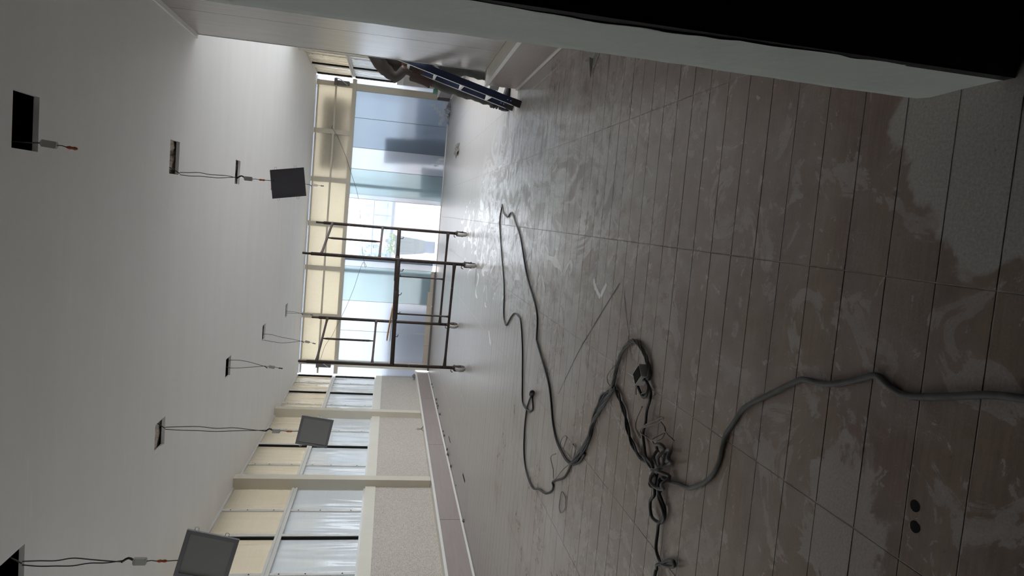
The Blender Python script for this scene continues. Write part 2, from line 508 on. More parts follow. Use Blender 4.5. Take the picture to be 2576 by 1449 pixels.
# ------------------------------------------------------------------ mesh builder
class MB:
    def __init__(self):
        self.v, self.f, self.m = [], [], []

    def quad(self, a, b, c, d, mi=0):
        n = len(self.v)
        self.v += [tuple(a), tuple(b), tuple(c), tuple(d)]
        self.f.append((n, n + 1, n + 2, n + 3))
        self.m.append(mi)

    def box(self, lo, hi, mi=0):
        x0, y0, z0 = lo
        x1, y1, z1 = hi
        n = len(self.v)
        self.v += [(x0, y0, z0), (x1, y0, z0), (x1, y1, z0), (x0, y1, z0),
                   (x0, y0, z1), (x1, y0, z1), (x1, y1, z1), (x0, y1, z1)]
        for q in ((0, 3, 2, 1), (4, 5, 6, 7), (0, 1, 5, 4), (1, 2, 6, 5), (2, 3, 7, 6), (3, 0, 4, 7)):
            self.f.append(tuple(n + i for i in q))
            self.m.append(mi)
        return self

    def bevbox(self, lo, hi, b, mi=0):
        """box with chamfered top and bottom rims"""
        x0, y0, z0 = lo
        x1, y1, z1 = hi
        n = len(self.v)
        rings = [(z0, b), (z0 + b, 0), (z1 - b, 0), (z1, b)]
        for z, i in rings:
            self.v += [(x0 + i, y0 + i, z), (x1 - i, y0 + i, z), (x1 - i, y1 - i, z), (x0 + i, y1 - i, z)]
        self.f.append((n + 3, n + 2, n + 1, n))
        self.m.append(mi)
        for r in range(3):
            a = n + r * 4
            for k in range(4):
                k2 = (k + 1) % 4
                self.f.append((a + k, a + k2, a + 4 + k2, a + 4 + k))
                self.m.append(mi)
        self.f.append((n + 12, n + 13, n + 14, n + 15))
        self.m.append(mi)
        return self

    def obox(self, p, ax, ay, az, mi=0):
        """box at corner p spanned by three vectors"""
        p, ax, ay, az = Vector(p), Vector(ax), Vector(ay), Vector(az)
        n = len(self.v)
        self.v += [tuple(q) for q in (p, p + ax, p + ax + ay, p + ay, p + az, p + ax + az, p + ax + ay + az, p + ay + az)]
        for q in ((0, 3, 2, 1), (4, 5, 6, 7), (0, 1, 5, 4), (1, 2, 6, 5), (2, 3, 7, 6), (3, 0, 4, 7)):
            self.f.append(tuple(n + i for i in q))
            self.m.append(mi)
        return self

    def tube(self, pts, r, seg=8, mi=0, cap=True):
        pts = [Vector(p) for p in pts]
        rs = r if isinstance(r, (list, tuple)) else [r] * len(pts)
        n0 = len(self.v)
        t = (pts[1] - pts[0]).normalized()
        ref = Vector((0, 0, 1)) if abs(t.z) < 0.9 else Vector((1, 0, 0))
        u = t.cross(ref).normalized()
        for i, p in enumerate(pts):
            if i == 0:
                d = pts[1] - pts[0]
            elif i == len(pts) - 1:
                d = pts[-1] - pts[-2]
            else:
                d = pts[i + 1] - pts[i - 1]
            if d.length < 1e-9:
                d = t
            d.normalize()
            u = (u - d * u.dot(d))
            if u.length < 1e-6:
                u = d.orthogonal()
            u.normalize()
            w = d.cross(u)
            for k in range(seg):
                a = 2 * math.pi * k / seg
                self.v.append(tuple(p + (u * math.cos(a) + w * math.sin(a)) * rs[i]))
        for i in range(len(pts) - 1):
            for k in range(seg):
                k2 = (k + 1) % seg
                a, b = n0 + i * seg, n0 + (i + 1) * seg
                self.f.append((a + k, a + k2, b + k2, b + k))
                self.m.append(mi)
        if cap:
            self.f.append(tuple(n0 + k for k in reversed(range(seg))))
            self.f.append(tuple(n0 + (len(pts) - 1) * seg + k for k in range(seg)))
            self.m += [mi, mi]
        return self

    def lathe(self, base, prof, seg=20, axis=(0, 0, 1), mi=0):
        """prof: (radius, height) list revolved about axis through base"""
        base, ax = Vector(base), Vector(axis).normalized()
        u = ax.orthogonal().normalized()
        w = ax.cross(u)
        n0 = len(self.v)
        for r, h in prof:
            for k in range(seg):
                a = 2 * math.pi * k / seg
                self.v.append(tuple(base + ax * h + (u * math.cos(a) + w * math.sin(a)) * r))
        for i in range(len(prof) - 1):
            for k in range(seg):
                k2 = (k + 1) % seg
                a, b = n0 + i * seg, n0 + (i + 1) * seg
                self.f.append((a + k, a + k2, b + k2, b + k))
                self.m.append(mi)
        self.f.append(tuple(n0 + k for k in reversed(range(seg))))
        self.f.append(tuple(n0 + (len(prof) - 1) * seg + k for k in range(seg)))
        self.m += [mi, mi]
        return self

    def mesh(self, name, mats):
        me = bpy.data.meshes.new(name)
        me.from_pydata(self.v, [], self.f)
        for mt in (mats if isinstance(mats, (list, tuple)) else [mats]):
            me.materials.append(mt)
        if any(self.m):
            me.polygons.foreach_set('material_index', self.m)
        me.update()
        return me

    def build(self, name, mats, parent=None, smooth=False, loc=None):
        me = self.mesh(name, mats)
        if smooth:
            me.polygons.foreach_set('use_smooth', [True] * len(me.polygons))
        o = bpy.data.objects.new(name, me)
        C.objects.link(o)
        if loc is not None:
            o.location = loc
        if parent is not None:
            o.parent = parent
        return o


def tag(o, label=None, cat=None, group=None, kind=None):
    if label:
        o['label'] = label
    if cat:
        o['category'] = cat
    if group:
        o['group'] = group
    if kind:
        o['kind'] = kind
    return o


def empty(name, loc=(0, 0, 0)):
    o = bpy.data.objects.new(name, None)
    o.empty_display_size = 0.1
    o.location = loc
    C.objects.link(o)
    return o


def child(mb, name, mats, parent, smooth=False):
    """mb holds world coordinates; the parent is an Empty or mesh with only a translation"""
    off = Vector(parent.location)
    p = parent.parent
    while p is not None:
        off += Vector(p.location)
        p = p.parent
    mb.v = [tuple(Vector(v) - off) for v in mb.v]
    return mb.build(name, mats, parent, smooth)


def smooth_path(pts, sub=4, closed=False):
    """Catmull-Rom through the points"""
    P = [Vector(p) for p in pts]
    out = []
    n = len(P)
    for i in range(n - 1):
        p0, p1, p2, p3 = P[max(i - 1, 0)], P[i], P[i + 1], P[min(i + 2, n - 1)]
        for s in range(sub):
            t = s / sub
            out.append(0.5 * ((2 * p1) + (p2 - p0) * t + (2 * p0 - 5 * p1 + 4 * p2 - p3) * t * t
                              + (3 * p1 - p0 - 3 * p2 + p3) * t ** 3))
    out.append(P[-1])
    return out


# ================================================================== SETTING
# ------------------------------------------------------------------ floor and its tiles
TX, TY, TX0, TY0 = 0.641, 0.15, -0.0575, 1.41
fl = MB()
fl.box((-4.5, -3.2, -0.14), (3.4, 16.42, -0.0017))
floor = fl.build('floor', M['grout'])
tag(floor, 'dusty wood-look plank tile floor running to the far glass wall', 'floor', kind='structure')
gap = 0.0015
tm = MB().bevbox((-TX / 2 + gap, -TY / 2 + gap, -0.012), (TX / 2 - gap, TY / 2 - gap, 0.0), 0.0010)
tile_me = tm.mesh('tile', M['tile'])
near = []
far = MB()
for j in range(-14, 101):
    y = TY0 + (j + 0.5) * TY
    if y > 16.25:
        break
    for i in range(-7, 6):
        x = TX0 + (i + 0.5) * TX
        if x - TX / 2 < -4.5 or x + TX / 2 > 3.4:
            continue
        vis = (0.95 < y < 5.3) and (-0.60 * y - 0.3 < x < 0.30 * y + 0.45)
        dz = random.uniform(-0.0003, 0.0003)
        if vis:
            near.append((x, y, dz))
        else:
            far.bevbox((x - TX / 2 + gap, y - TY / 2 + gap, -0.012), (x + TX / 2 - gap, y + TY / 2 - gap, dz), 0.0010)
for x, y, dz in near:
    o = bpy.data.objects.new('tile', tile_me)
    o.location = (x, y, dz)
    o.rotation_euler = (random.uniform(-0.003, 0.003), random.uniform(-0.0007, 0.0007), 0)
    o.parent = floor
    C.objects.link(o)
print('near tiles', len(near))
ff = far.build('tile_field', M['tile'], floor)
ff['kind'] = 'stuff'

# ------------------------------------------------------------------ ceiling with cut-outs
holes_r = [(0.30, 3.97), (0.30, 6.42), (0.305, 8.89), (0.30, 11.4)]
holes_l = [(-2.245, 3.97), (-2.25, 6.39), (-2.235, 8.97), (-2.225, 11.42), (-2.22, 13.83)]
HOL = [(x - 0.15, x + 0.15, y - 0.13, y + 0.13) for x, y in holes_r] + \
      [(x - 0.135, x + 0.135, y - 0.14, y + 0.13) for x, y in holes_l]
cx = sorted({-4.5, 3.4} | {round(h[0], 4) for h in HOL} | {round(h[1], 4) for h in HOL})
cy = sorted({1.1, 16.5} | {round(h[2], 4) for h in HOL} | {round(h[3], 4) for h in HOL})
ce = MB()
for a, b in zip(cx, cx[1:]):
    for c_, d in zip(cy, cy[1:]):
        mx, my = (a + b) / 2, (c_ + d) / 2
        if any(h[0] < mx < h[1] and h[2] < my < h[3] for h in HOL):
            continue
        ce.quad((a, c_, CZ), (a, d, CZ), (b, d, CZ), (b, c_, CZ))
        ce.quad((a, c_, CZ + 0.03), (b, c_, CZ + 0.03), (b, d, CZ + 0.03), (a, d, CZ + 0.03))
for x0, x1, y0, y1 in HOL:      # the cut plasterboard edge, a little ragged
    for (ax, ay), (bx, by) in (((x0, y0), (x1, y0)), ((x1, y0), (x1, y1)), ((x1, y1), (x0, y1)), ((x0, y1), (x0, y0))):
        n = 7
        for k in range(n):
            t0, t1 = k / n, (k + 1) / n
            p, q = (ax + (bx - ax) * t0, ay + (by - ay) * t0), (ax + (bx - ax) * t1, ay + (by - ay) * t1)
            ce.quad((*p, CZ), (*q, CZ), (*q, CZ + 0.03), (*p, CZ + 0.03))
ceiling = ce.build('ceiling', M['ceiling'])
tag(ceiling, 'smooth white plaster ceiling with square cut-outs for lights', 'ceiling', kind='structure')
pl = MB().box((-4.5, 1.1, 3.55), (3.4, 16.5, 3.6))
pl.box((-4.52, 1.1, CZ), (-4.5, 16.5, 3.6)).box((3.4, 1.1, CZ), (3.42, 16.5, 3.6)).box((-4.5, 16.5, CZ), (3.4, 16.52, 3.6)).box((-4.5, 1.08, CZ), (3.4, 1.1, 3.6))
child(pl, 'void_deck', M['plenum_dark'], ceiling)
for i, (x0, x1, y0, y1) in enumerate(HOL):
    if i in (0, 4, 6):
        continue
    # crumpled lathing and insulation seen just inside the cut-out
    cr = MB()
    n = 9
    g = [[(x0 - 0.12 + (x1 - x0 + 0.24) * a / n, y0 - 0.1 + (y1 - y0 + 0.35) * b / n,
           CZ + 0.032 + random.uniform(-0.012, 0.022) + 0.03 * b / n) for b in range(n + 1)] for a in range(n + 1)]
    for a in range(n):
        for b in range(n):
            cr.quad(g[a][b], g[a][b + 1], g[a + 1][b + 1], g[a + 1][b])
    child(cr, 'lathing', M['plenum'], ceiling)
cc = MB().box((1.47, 2.0, CZ - 0.018), (PX, PY + 0.01, CZ))
child(cc, 'cornice', M['ceiling'], ceiling)

# ------------------------------------------------------------------ left wall
wl = MB()
wl.box((-4.35, 1.38, 0), (LX, FY + 0.1, 1.14))
wl.box((-4.35, 1.38, 1.14), (LX, 3.2, CZ))
wall_left = wl.build('wall_left', M['paper'])
tag(wall_left, 'cream textured wallpaper wall under the long side windows', 'wall', kind='structure')
child(MB().box((-4.36, 3.2, 1.14), (LX + 0.012, FY, 1.29)), 'sill_band', M['cream_light'], wall_left)
COLS = [13.03, 9.66, 6.3]
for y in COLS:
    child(MB().box((LX - 0.06, y, 0.33), (LX + 0.11, y + 0.16, CZ)), 'column', M['cream'], wall_left)

# ledge boxed in with laminate boards
bl = MB().box((LX - 0.02, 1.4, 0.0), (-3.985, FY - 0.05, 0.325))
base_left = bl.build('baseboard_left', M['cream_light'])
tag(base_left, 'long low boxed ledge clad in grey-brown wood boards, left side', 'ledge', kind='structure')
jy = [2.65, 5.47, 8.28, 11.08, 13.9, FY - 0.06]
prev = 1.42
for y in jy:
    child(MB().box((-3.985, prev + 0.004, 0.03), (-3.968, y - 0.004, 0.30)), 'ledge_board', M['lam_h'], base_left)
    prev = y
child(MB().box((-3.99, 1.4, 0.30), (-3.955, FY - 0.06, 0.332)), 'top_trim', M['white_trim'], base_left)
child(MB().box((-3.99, 1.4, 0.004), (-3.955, FY - 0.06, 0.03)), 'bottom_trim', M['white_trim'], base_left)

# ------------------------------------------------------------------ side windows
def side_window(name, label, X, sgn, ys, thick, zs=(1.29, 2.25, 2.33, CZ), open_to=0.0):
    """framed run of sheets in the plane X; sgn = +1 when the room lies on +x.
    ys: uprights in order; thick: those that are box sections"""
    root = tag(empty(name, (X, ys[0], zs[0])), label, 'window', kind='structure')
    z0, z1, z2, z3 = zs
    xo = X - sgn * 0.05

    def bx(xa, xb, ya, yb, za, zb):
        return MB().box((min(xa, xb), min(ya, yb), za), (max(xa, xb), max(ya, yb), zb))
    # horizontal rails: two profiles with a groove between
    child(bx(xo - sgn * 0.03, xo + sgn * 0.035, ys[0], ys[-1], z1, z1 + 0.03), 'rail', M['alu'], root)
    child(bx(xo - sgn * 0.03, xo + sgn * 0.02, ys[0], ys[-1], z1 + 0.03, z2 - 0.03), 'rail', M['alu'], root)
    child(bx(xo - sgn * 0.03, xo + sgn * 0.035, ys[0], ys[-1], z2 - 0.03, z2), 'rail', M['alu'], root)
    child(bx(xo - sgn * 0.03, xo + sgn * 0.03, ys[0], ys[-1], z0, z0 + 0.025), 'rail', M['alu'], root)
    child(bx(xo - sgn * 0.03, xo + sgn * 0.03, ys[0], ys[-1], z3 - 0.025, z3), 'rail', M['alu'], root)
    for y in ys:
        for za, zb in ((z0 + 0.025, z1), (z2, z3 - 0.025)):
            if y in thick:
                child(bx(xo - sgn * 0.03, xo + sgn * 0.04, y - 0.028, y + 0.028, za, zb), 'mullion', M['alu'], root)
                child(bx(xo - sgn * 0.01, xo + sgn * 0.03, y - 0.042, y - 0.0285, za, zb), 'gasket', M['rubber'], root)  # black strip painting in the shadowed gap beside the box section
            else:
                st = child(bx(xo - sgn * 0.012, xo + sgn * 0.012, y - 0.024, y + 0.024, za, zb), 'mullion', M['alu'], root)
                for zz in (za + 0.14, (za + zb) / 2 + 0.08, zb - 0.1):
                    child(MB().lathe((xo + sgn * 0.012, y, zz), [(0.009, 0), (0.007, 0.004)], 8, (sgn, 0, 0)), 'screw', M['rubber'], st)
    for ya, yb in zip(ys, ys[1:]):
        if yb <= open_to:       # unseen bay left without panes to let in extra daylight
            continue
        for za, zb, mt in ((z0 + 0.02, z1 + 0.005, 'side_lo'), (z2 - 0.005, z3 - 0.02, 'side_hi')):
            # sheets are a little buckled
            n, k = 6, 6
            g = []
            ph = random.uniform(0, 6.28)
            for a in range(n + 1):
                row = []
                for b in range(k + 1):
                    u, w = a / n, b / k
                    bulge = 0.008 * math.sin(math.pi * u) * math.sin(math.pi * w) * math.sin(ph + 3 * u + 2 * w)
                    row.append((xo - sgn * 0.004 + bulge, ya + (yb - ya) * u, za + (zb - za) * w))
                g.append(row)
            mb = MB()
            for a in range(n):
                for b in range(k):
                    mb.quad(g[a][b], g[a + 1][b], g[a + 1][b + 1], g[a][b + 1])
            child(mb, 'pane', M[mt], root, True)
    return root


yl = [3.2, 4.05, 4.9, 5.75, 6.57, 7.37, 8.22, 8.97, 9.81, 10.59, 11.44, 12.26, 13.15, 13.90, 14.81, 15.63, 16.25]
side_window('window_1', 'long band of ribbed translucent sheets in aluminium frames, left wall', LX, 1, yl,
            {3.2, 4.9, 6.57, 8.22, 9.81, 11.44, 13.15, 14.81, 16.25}, open_to=4.1)

# ------------------------------------------------------------------ right wall beyond the panelling
wr = MB()
wr.box((RX, PY - 0.02, 0), (RX + 0.2, FY + 0.1, 0.80))
wr.box((RX, 12.45, 0.80), (RX + 0.2, FY + 0.1, 1.14))
wall_right = wr.build('wall_right', M['paper'])
tag(wall_right, 'cream wall under the windows behind the man with the ladder', 'wall', kind='structure')
child(MB().box((RX - 0.012, 12.45, 1.14), (RX + 0.2, FY, 1.29)), 'sill_band', M['cream_light'], wall_right)
for y in (6.9, 8.3, 11.1, 12.39):  # unseen stretch left unglazed for extra daylight; posts dress the made-up opening
    child(MB().box((RX + 0.04, y, 0.80), (RX + 0.10, y + 0.06, CZ)), 'opening_post', M['alu'], wall_right)
child(MB().box((RX - 0.01, PY, 0.80), (RX + 0.21, 12.45, 0.83)), 'opening_sill', M['cream_light'], wall_right)
child(MB().box((RX + 0.03, PY, CZ - 0.05), (RX + 0.11, 12.45, CZ)), 'opening_head', M['alu'], wall_right)
for y in (13.2, 9.7):
    child(MB().box((RX - 0.12, y, 0.33), (RX + 0.05, y + 0.16, CZ)), 'column', M['cream'], wall_right)
yr = [12.45, 13.28, 14.3, 15.2, 16.25]
side_window('window_2', 'short band of cream translucent windows, right side', RX, -1, yr, {12.45, 13.28, 15.2, 16.25})
br = MB().box((2.74, PY + 1.2, 0), (RX + 0.02, 15.75, 0.345))
base_right = br.build('baseboard_right', M['cream_light'])
tag(base_right, 'low wood-clad ledge along the right window wall', 'ledge', kind='structure')
prev = PY + 1.2
for y in (9.6, 12.4, 13.9, 15.75):
    child(MB().box((2.722, prev + 0.004, 0.03), (2.74, y - 0.004, 0.315)), 'ledge_board', M['lam_h'], base_right)
    prev = y
child(MB().box((2.712, PY + 1.2, 0.315), (2.75, 15.77, 0.35)), 'top_trim', M['white_trim'], base_right)
child(MB().box((2.712, PY + 1.2, 0.004), (2.75, 15.77, 0.03)), 'bottom_trim', M['white_trim'], base_right)

# ------------------------------------------------------------------ panelled wall on the right, nearer
pw = MB().box((PX + 0.018, 1.38, 0), (RX + 0.2, PY - 0.02, CZ))
wall_panel = pw.build('wall_panelled', M['cream'])
tag(wall_panel, 'projecting wall clad in pale grey wood laminate boards', 'wall', kind='structure')
prev = PY
for y in (6.02, 4.8, 3.58, 2.36, 1.40):
    b = child(MB().box((PX, y + 0.003, 0.35), (PX + 0.018, prev - 0.003, CZ - 0.002)), 'wall_board', M['lam'], wall_panel)
    prev = y
child(MB().box((PX - 0.004, PY - 0.004, 0.35), (PX + 0.03, PY + 0.004, CZ)), 'edge_trim', M['white_trim'], wall_panel)
child(MB().box((PX + 0.004, PY - 0.02, 0.0), (PX + 1.2, PY, CZ)), 'end_face', M['steel_dark'], wall_panel)
# its ledge
bp = MB().box((1.375, 1.40, 0), (PX + 0.02, 6.84, 0.345))
base_panel = bp.build('baseboard_panelled', M['cream_light'])
tag(base_panel, 'low wood-clad ledge at the foot of the grey panelled wall', 'ledge', kind='structure')
child(MB().box((1.355, 1.40, 0.03), (1.375, 6.82, 0.322)), 'ledge_board', M['lam_h'], base_panel)
child(MB().box((1.345, 1.40, 0.322), (1.385, 6.85, 0.355)), 'top_trim', M['white_trim'], base_panel)
child(MB().box((1.345, 1.40, 0.004), (1.385, 6.85, 0.03)), 'bottom_trim', M['white_trim'], base_panel)
child(MB().box((1.375, 6.84, 0.0), (PX + 0.02, 6.855, 0.35)), 'end_cap', M['lam_h'], base_panel)

# ------------------------------------------------------------------ the doorway the picture is taken through
# rough plastered reveal: a grid with a ragged near edge
pr = MB()
nz, ny = 90, 6
g = []
for a in range(nz + 1):
    z = CZ * a / nz
    e = 1.152 + 0.006 * math.sin(z * 9) + random.uniform(-0.004, 0.005)
    row = []
    for b in range(ny + 1):
        y = e + (1.385 - e) * b / ny
        x = 0.366 + 0.0025 * math.sin(z * 5 + y * 12) + random.uniform(-0.0008, 0.0008)
        if b == ny:
            x += 0.004
        row.append((x, y, z))
    g.append(row)
for a in range(nz):
    for b in range(ny):
        pr.quad(g[a][b], g[a][b + 1], g[a + 1][b + 1], g[a + 1][b])
pr.box((0.372, 1.16, 0), (RX + 0.2, 1.384, CZ))
wf = pr.build('wall_front', M['pillar'], smooth=False)
tag(wf, 'chalky green-grey plastered door reveal at the near right', 'wall', kind='structure')
dk = MB().box((0.3675, 1.135, 0), (RX + 0.2, 1.16, CZ))  # near-black paint also puts the unlit side's shade into the colour
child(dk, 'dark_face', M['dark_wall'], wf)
child(MB().box((-4.5, 1.16, 0), (-1.15, 1.384, CZ)), 'jamb_wall', M['pillar'], wf)
child(MB().box((-1.15, 1.16, 2.35), (0.372, 1.384, CZ)), 'lintel', M['pillar'], wf)
bk = MB()
bk.box((-4.5, -3.2, 0), (3.4, -3.0, CZ))
bk.box((-4.5, -3.0, 0), (-4.3, 1.16, CZ))
bk.box((3.2, -3.0, 0), (3.4, 1.16, CZ))
bk.box((-4.5, -3.2, CZ), (3.4, 1.2, CZ + 0.1))
wb = bk.build('wall_back', M['dim_wall'])
tag(wb, 'unlit walls of the room behind the doorway', 'wall', kind='structure')

# ------------------------------------------------------------------ far glazed wall
# clerestory of cream sheets
w3 = tag(empty('window_3', (0, FY, 2.22)), 'clerestory row of glowing cream sheets across the far wall', 'window', kind='structure')
muls = [2.84, 1.72, 0.58, -0.48, -1.54, -2.70, -3.84]
for x in muls:
    child(MB().box((x - 0.055, FY - 0.03, 2.30), (x + 0.055, FY + 0.05, 3.14)), 'mullion', M['cream'], w3)
child(MB().box((-4.1, FY - 0.045, 2.22), (RX, FY + 0.06, 2.31)), 'beam', M['cream'], w3)
child(MB().box((-4.1, FY - 0.05, 2.665), (RX - 0.1, FY - 0.01, 2.705)), 'rail', M['cream'], w3)
child(MB().box((-4.1, FY - 0.05, 3.075), (RX - 0.1, FY - 0.01, 3.11)), 'rail', M['cream'], w3)
for a, b in zip(muls[1:], muls):
    for z0, z1 in ((2.31, 2.685), (2.685, 3.09)):
        child(MB().box((a + 0.05, FY + 0.005, z0), (b - 0.05, FY + 0.012, z1)), 'sheet', M['sheet'], w3)
    child(MB().box((a + 0.05, FY + 0.005, 3.09), (b - 0.05, FY + 0.012, 3.15)), 'sheet', M['frost_white'], w3)
# end strips outside the last mullions, up to the side walls
child(MB().box((-4.13, FY + 0.0, 0.33), (-3.9, FY + 0.02, 3.15)), 'end_strip', M['frost_white'], w3)
child(MB().box((2.9, FY + 0.0, 0.33), (RX, FY + 0.02, 3.15)), 'end_strip', M['frost_white'], w3)

# frosted glazing right of the doors
w4 = tag(empty('window_4', (1.5, FY, 0)), 'tall frosted blue glass panels right of the open door', 'window', kind='structure')


def pane(root, x0, x1, z0, z1, mt, name='pane', y=FY, t=0.010):
    return child(MB().box((x0, y, z0), (x1, y + t, z1)), name, M[mt], root)


pane(w4, 2.115, 2.74, 0.02, 2.22, 'frost')
pane(w4, 1.412, 2.11, 0.02, 2.22, 'frost')
pane(w4, 0.905, 1.408, 0.02, 2.22, 'frost_white')
pane(w4, 0.30, 0.902, 0.02, 2.22, 'frost_green')
child(MB().box((2.74, FY - 0.03, 0.30), (2.90, FY + 0.05, 2.25)), 'jamb', M['cream'], w4)
child(MB().box((2.74, FY - 0.02, 0.0), (2.90, FY + 0.05, 0.30)), 'jamb_base', M['steel_dark'], w4)
child(MB().box((0.28, FY - 0.015, 0.0), (2.76, FY + 0.03, 0.02)), 'bottom_rail', M['alu'], w4)
for xa in (2.112, 1.410, 0.9035):
    child(MB().box((xa - 0.004, FY - 0.002, 0.02), (xa + 0.004, FY + 0.012, 2.22)), 'joint', M['steel_dark'], w4)
# stepped remains of the peeled frosting film in the lower right corner
st = MB()
for k in range(5):
    s = 0.07
    st.box((2.64 - k * s - s, FY - 0.004, 0.33 - k * s), (2.64 - k * s, FY - 0.002, 0.33 - k * s + 1.6 * s))
for k in range(3):
    s = 0.07
    st.box((2.36 - s * k - s, FY - 0.004, 0.08 + 0.03 * k), (2.36 - s * k, FY - 0.002, 0.08 + 0.03 * k + 1.3 * s))
st.box((2.42, FY - 0.004, 0.02), (2.72, FY - 0.002, 0.16))
child(st, 'peeled_film', M['film'], w4)
st2 = MB()
for k in range(3):
    st2.box((1.36 - 0.08 * k, FY - 0.004, 0.03 + 0.06 * k), (1.30 - 0.08 * k, FY - 0.002, 0.14 + 0.06 * k))
child(st2, 'peeled_film', M['film'], w4)

# sliding glass door, clear
d1 = tag(empty('door_1', (-0.5, FY, 0)), 'clear glass sliding door looking out to the bright terrace', 'door', kind='structure')
pane(d1, -1.24, 0.20, 0.03, 2.22, 'clear', 'pane', FY + 0.05, 0.006)
child(MB().box((0.20, FY - 0.02, 0.02), (0.30, FY + 0.07, 2.22)), 'stile', M['frost_white'], d1)
child(MB().box((0.195, FY - 0.022, 0.02), (0.205, FY + 0.072, 2.22)), 'stile_edge', M['alu'], d1)
child(MB().box((-1.44, FY - 0.02, 0.0), (0.30, FY + 0.08, 0.02)), 'threshold', M['alu'], d1)
child(MB().box((-1.30, FY + 0.02, 0.02), (-1.24, FY + 0.07, 2.22)), 'stile', M['frost_white'], d1)

# frosted glazing left of the door
w5 = tag(empty('window_5', (-2.5, FY, 0)), 'tall frosted glass panels left of the door behind the scaffold', 'window', kind='structure')
pane(w5, -1.435, -1.24, 0.10, 2.22, 'frost_white')
pane(w5, -2.28, -1.445, 0.12, 2.22, 'frost_green')
pane(w5, -3.02, -2.285, 0.17, 2.22, 'frost_white')
pane(w5, -3.77, -3.025, 0.17, 2.22, 'frost_white')
for xa in (-1.44, -2.282, -3.022):
    child(MB().box((xa - 0.004, FY - 0.002, 0.12), (xa + 0.004, FY + 0.012, 2.22)), 'joint', M['alu'], w5)
child(MB().box((-3.93, FY - 0.03, 0.0), (-3.77, FY + 0.05, 2.25)), 'jamb', M['cream_light'], w5)
prev = -1.44
for xa in (-1.95, -2.31, -2.80, -3.30, -3.77):
    child(MB().bevbox((xa + 0.004, FY - 0.03, 0.045), (prev - 0.004, FY + 0.05, 0.17 if xa < -2.3 else 0.12), 0.004), 'curb_tile', M['curb'], w5)
    prev = xa
child(MB().box((-3.93, FY - 0.07, 0.0), (-1.44, FY - 0.02, 0.045)), 'floor_track', M['steel_dark'], w5)

# ================================================================== OUTSIDE
tf = MB().box((-30, 16.42, -0.16), (14, 19.6, -0.02))
terr = tag(tf.build('terrace', M['concrete']), 'bright concrete terrace outside the glass door', 'terrace', kind='structure')
gd = MB().box((-250, -100, -6.2), (250, 300, -6.0))
tag(gd.build('street_ground', M['ground']), 'pale hazy ground far below the terrace', 'ground', kind='structure')
pp = MB().box((-14, 19.5, -0.02), (12, 19.7, 1.13))
parapet = tag(pp.build('parapet', M['parapet']), 'beige terrace parapet with a dark coping outside the door', 'parapet', kind='structure')
child(MB().bevbox((-14, 19.46, 1.13), (12, 19.74, 1.19), 0.01), 'coping', M['coping'], parapet)
rl = tag(empty('railing', (0, 19.6, 1.19)), 'thin dark railing on top of the terrace parapet', 'railing')
child(MB().tube([(-14, 19.6, 1.70), (12, 19.6, 1.70)], 0.014, 8), 'top_bar', M['coping'], rl)
for x in (-6.2, -4.2, -2.2, -0.19, 1.8, 3.8, 5.8):
    child(MB().tube([(x, 19.6, 1.19), (x, 19.6, 1.70)], 0.012, 8), 'post', M['coping'], rl)

# planter with shrub
pt = tag(empty('planter', (-0.93, 18.0, -0.02)), 'tapered grey-green planter with a leafy shrub on the terrace', 'planter')
tp = MB()
n0 = 0
for (hw, z, y) in ((0.16, -0.02, 0.16), (0.175, 0.26, 0.175), ):
    pass
tp.box((-1.08, 17.85, -0.02), (-0.77, 18.15, 0.26))
child(tp, 'plinth', M['plinth'], pt)
pv = MB()
a0, a1 = 0.175, 0.265
c0 = [(-0.93 + sx * a0, 18 + sy * a0, 0.26) for sx, sy in ((-1, -1), (1, -1), (1, 1), (-1, 1))]
c1 = [(-0.93 + sx * a1, 18 + sy * a1, 1.05) for sx, sy in ((-1, -1), (1, -1), (1, 1), (-1, 1))]
c2 = [(-0.93 + sx * (a1 - .03), 18 + sy * (a1 - .03), 1.05) for sx, sy in ((-1, -1), (1, -1), (1, 1), (-1, 1))]
c3 = [(-0.93 + sx * (a1 - .03), 18 + sy * (a1 - .03), 0.98) for sx, sy in ((-1, -1), (1, -1), (1, 1), (-1, 1))]
for A, B in ((c0, c1), (c1, c2), (c2, c3)):
    for k in range(4):
        pv.quad(A[k], A[(k + 1) % 4], B[(k + 1) % 4], B[k])
pv.quad(*c3)
pv.quad(*reversed(c0))
child(pv, 'pot', M['pot'], pt)
lf = MB()
for k in range(150):
    p = Vector((-0.93 + random.uniform(-0.27, 0.27), 18 + random.uniform(-0.25, 0.25), random.uniform(1.0, 1.2)))
    d = Vector((random.uniform(-1, 1), random.uniform(-1, 1), random.uniform(0, 1))).normalized() * random.uniform(0.05, 0.10)
    s = d.cross(Vector((random.random(), random.random(), 1))).normalized() * 0.018
    lf.quad(p, p + d * 0.5 + s, p + d, p + d * 0.5 - s)
fo = child(lf, 'foliage', M['leaf'], pt)
fo['kind'] = 'stuff'

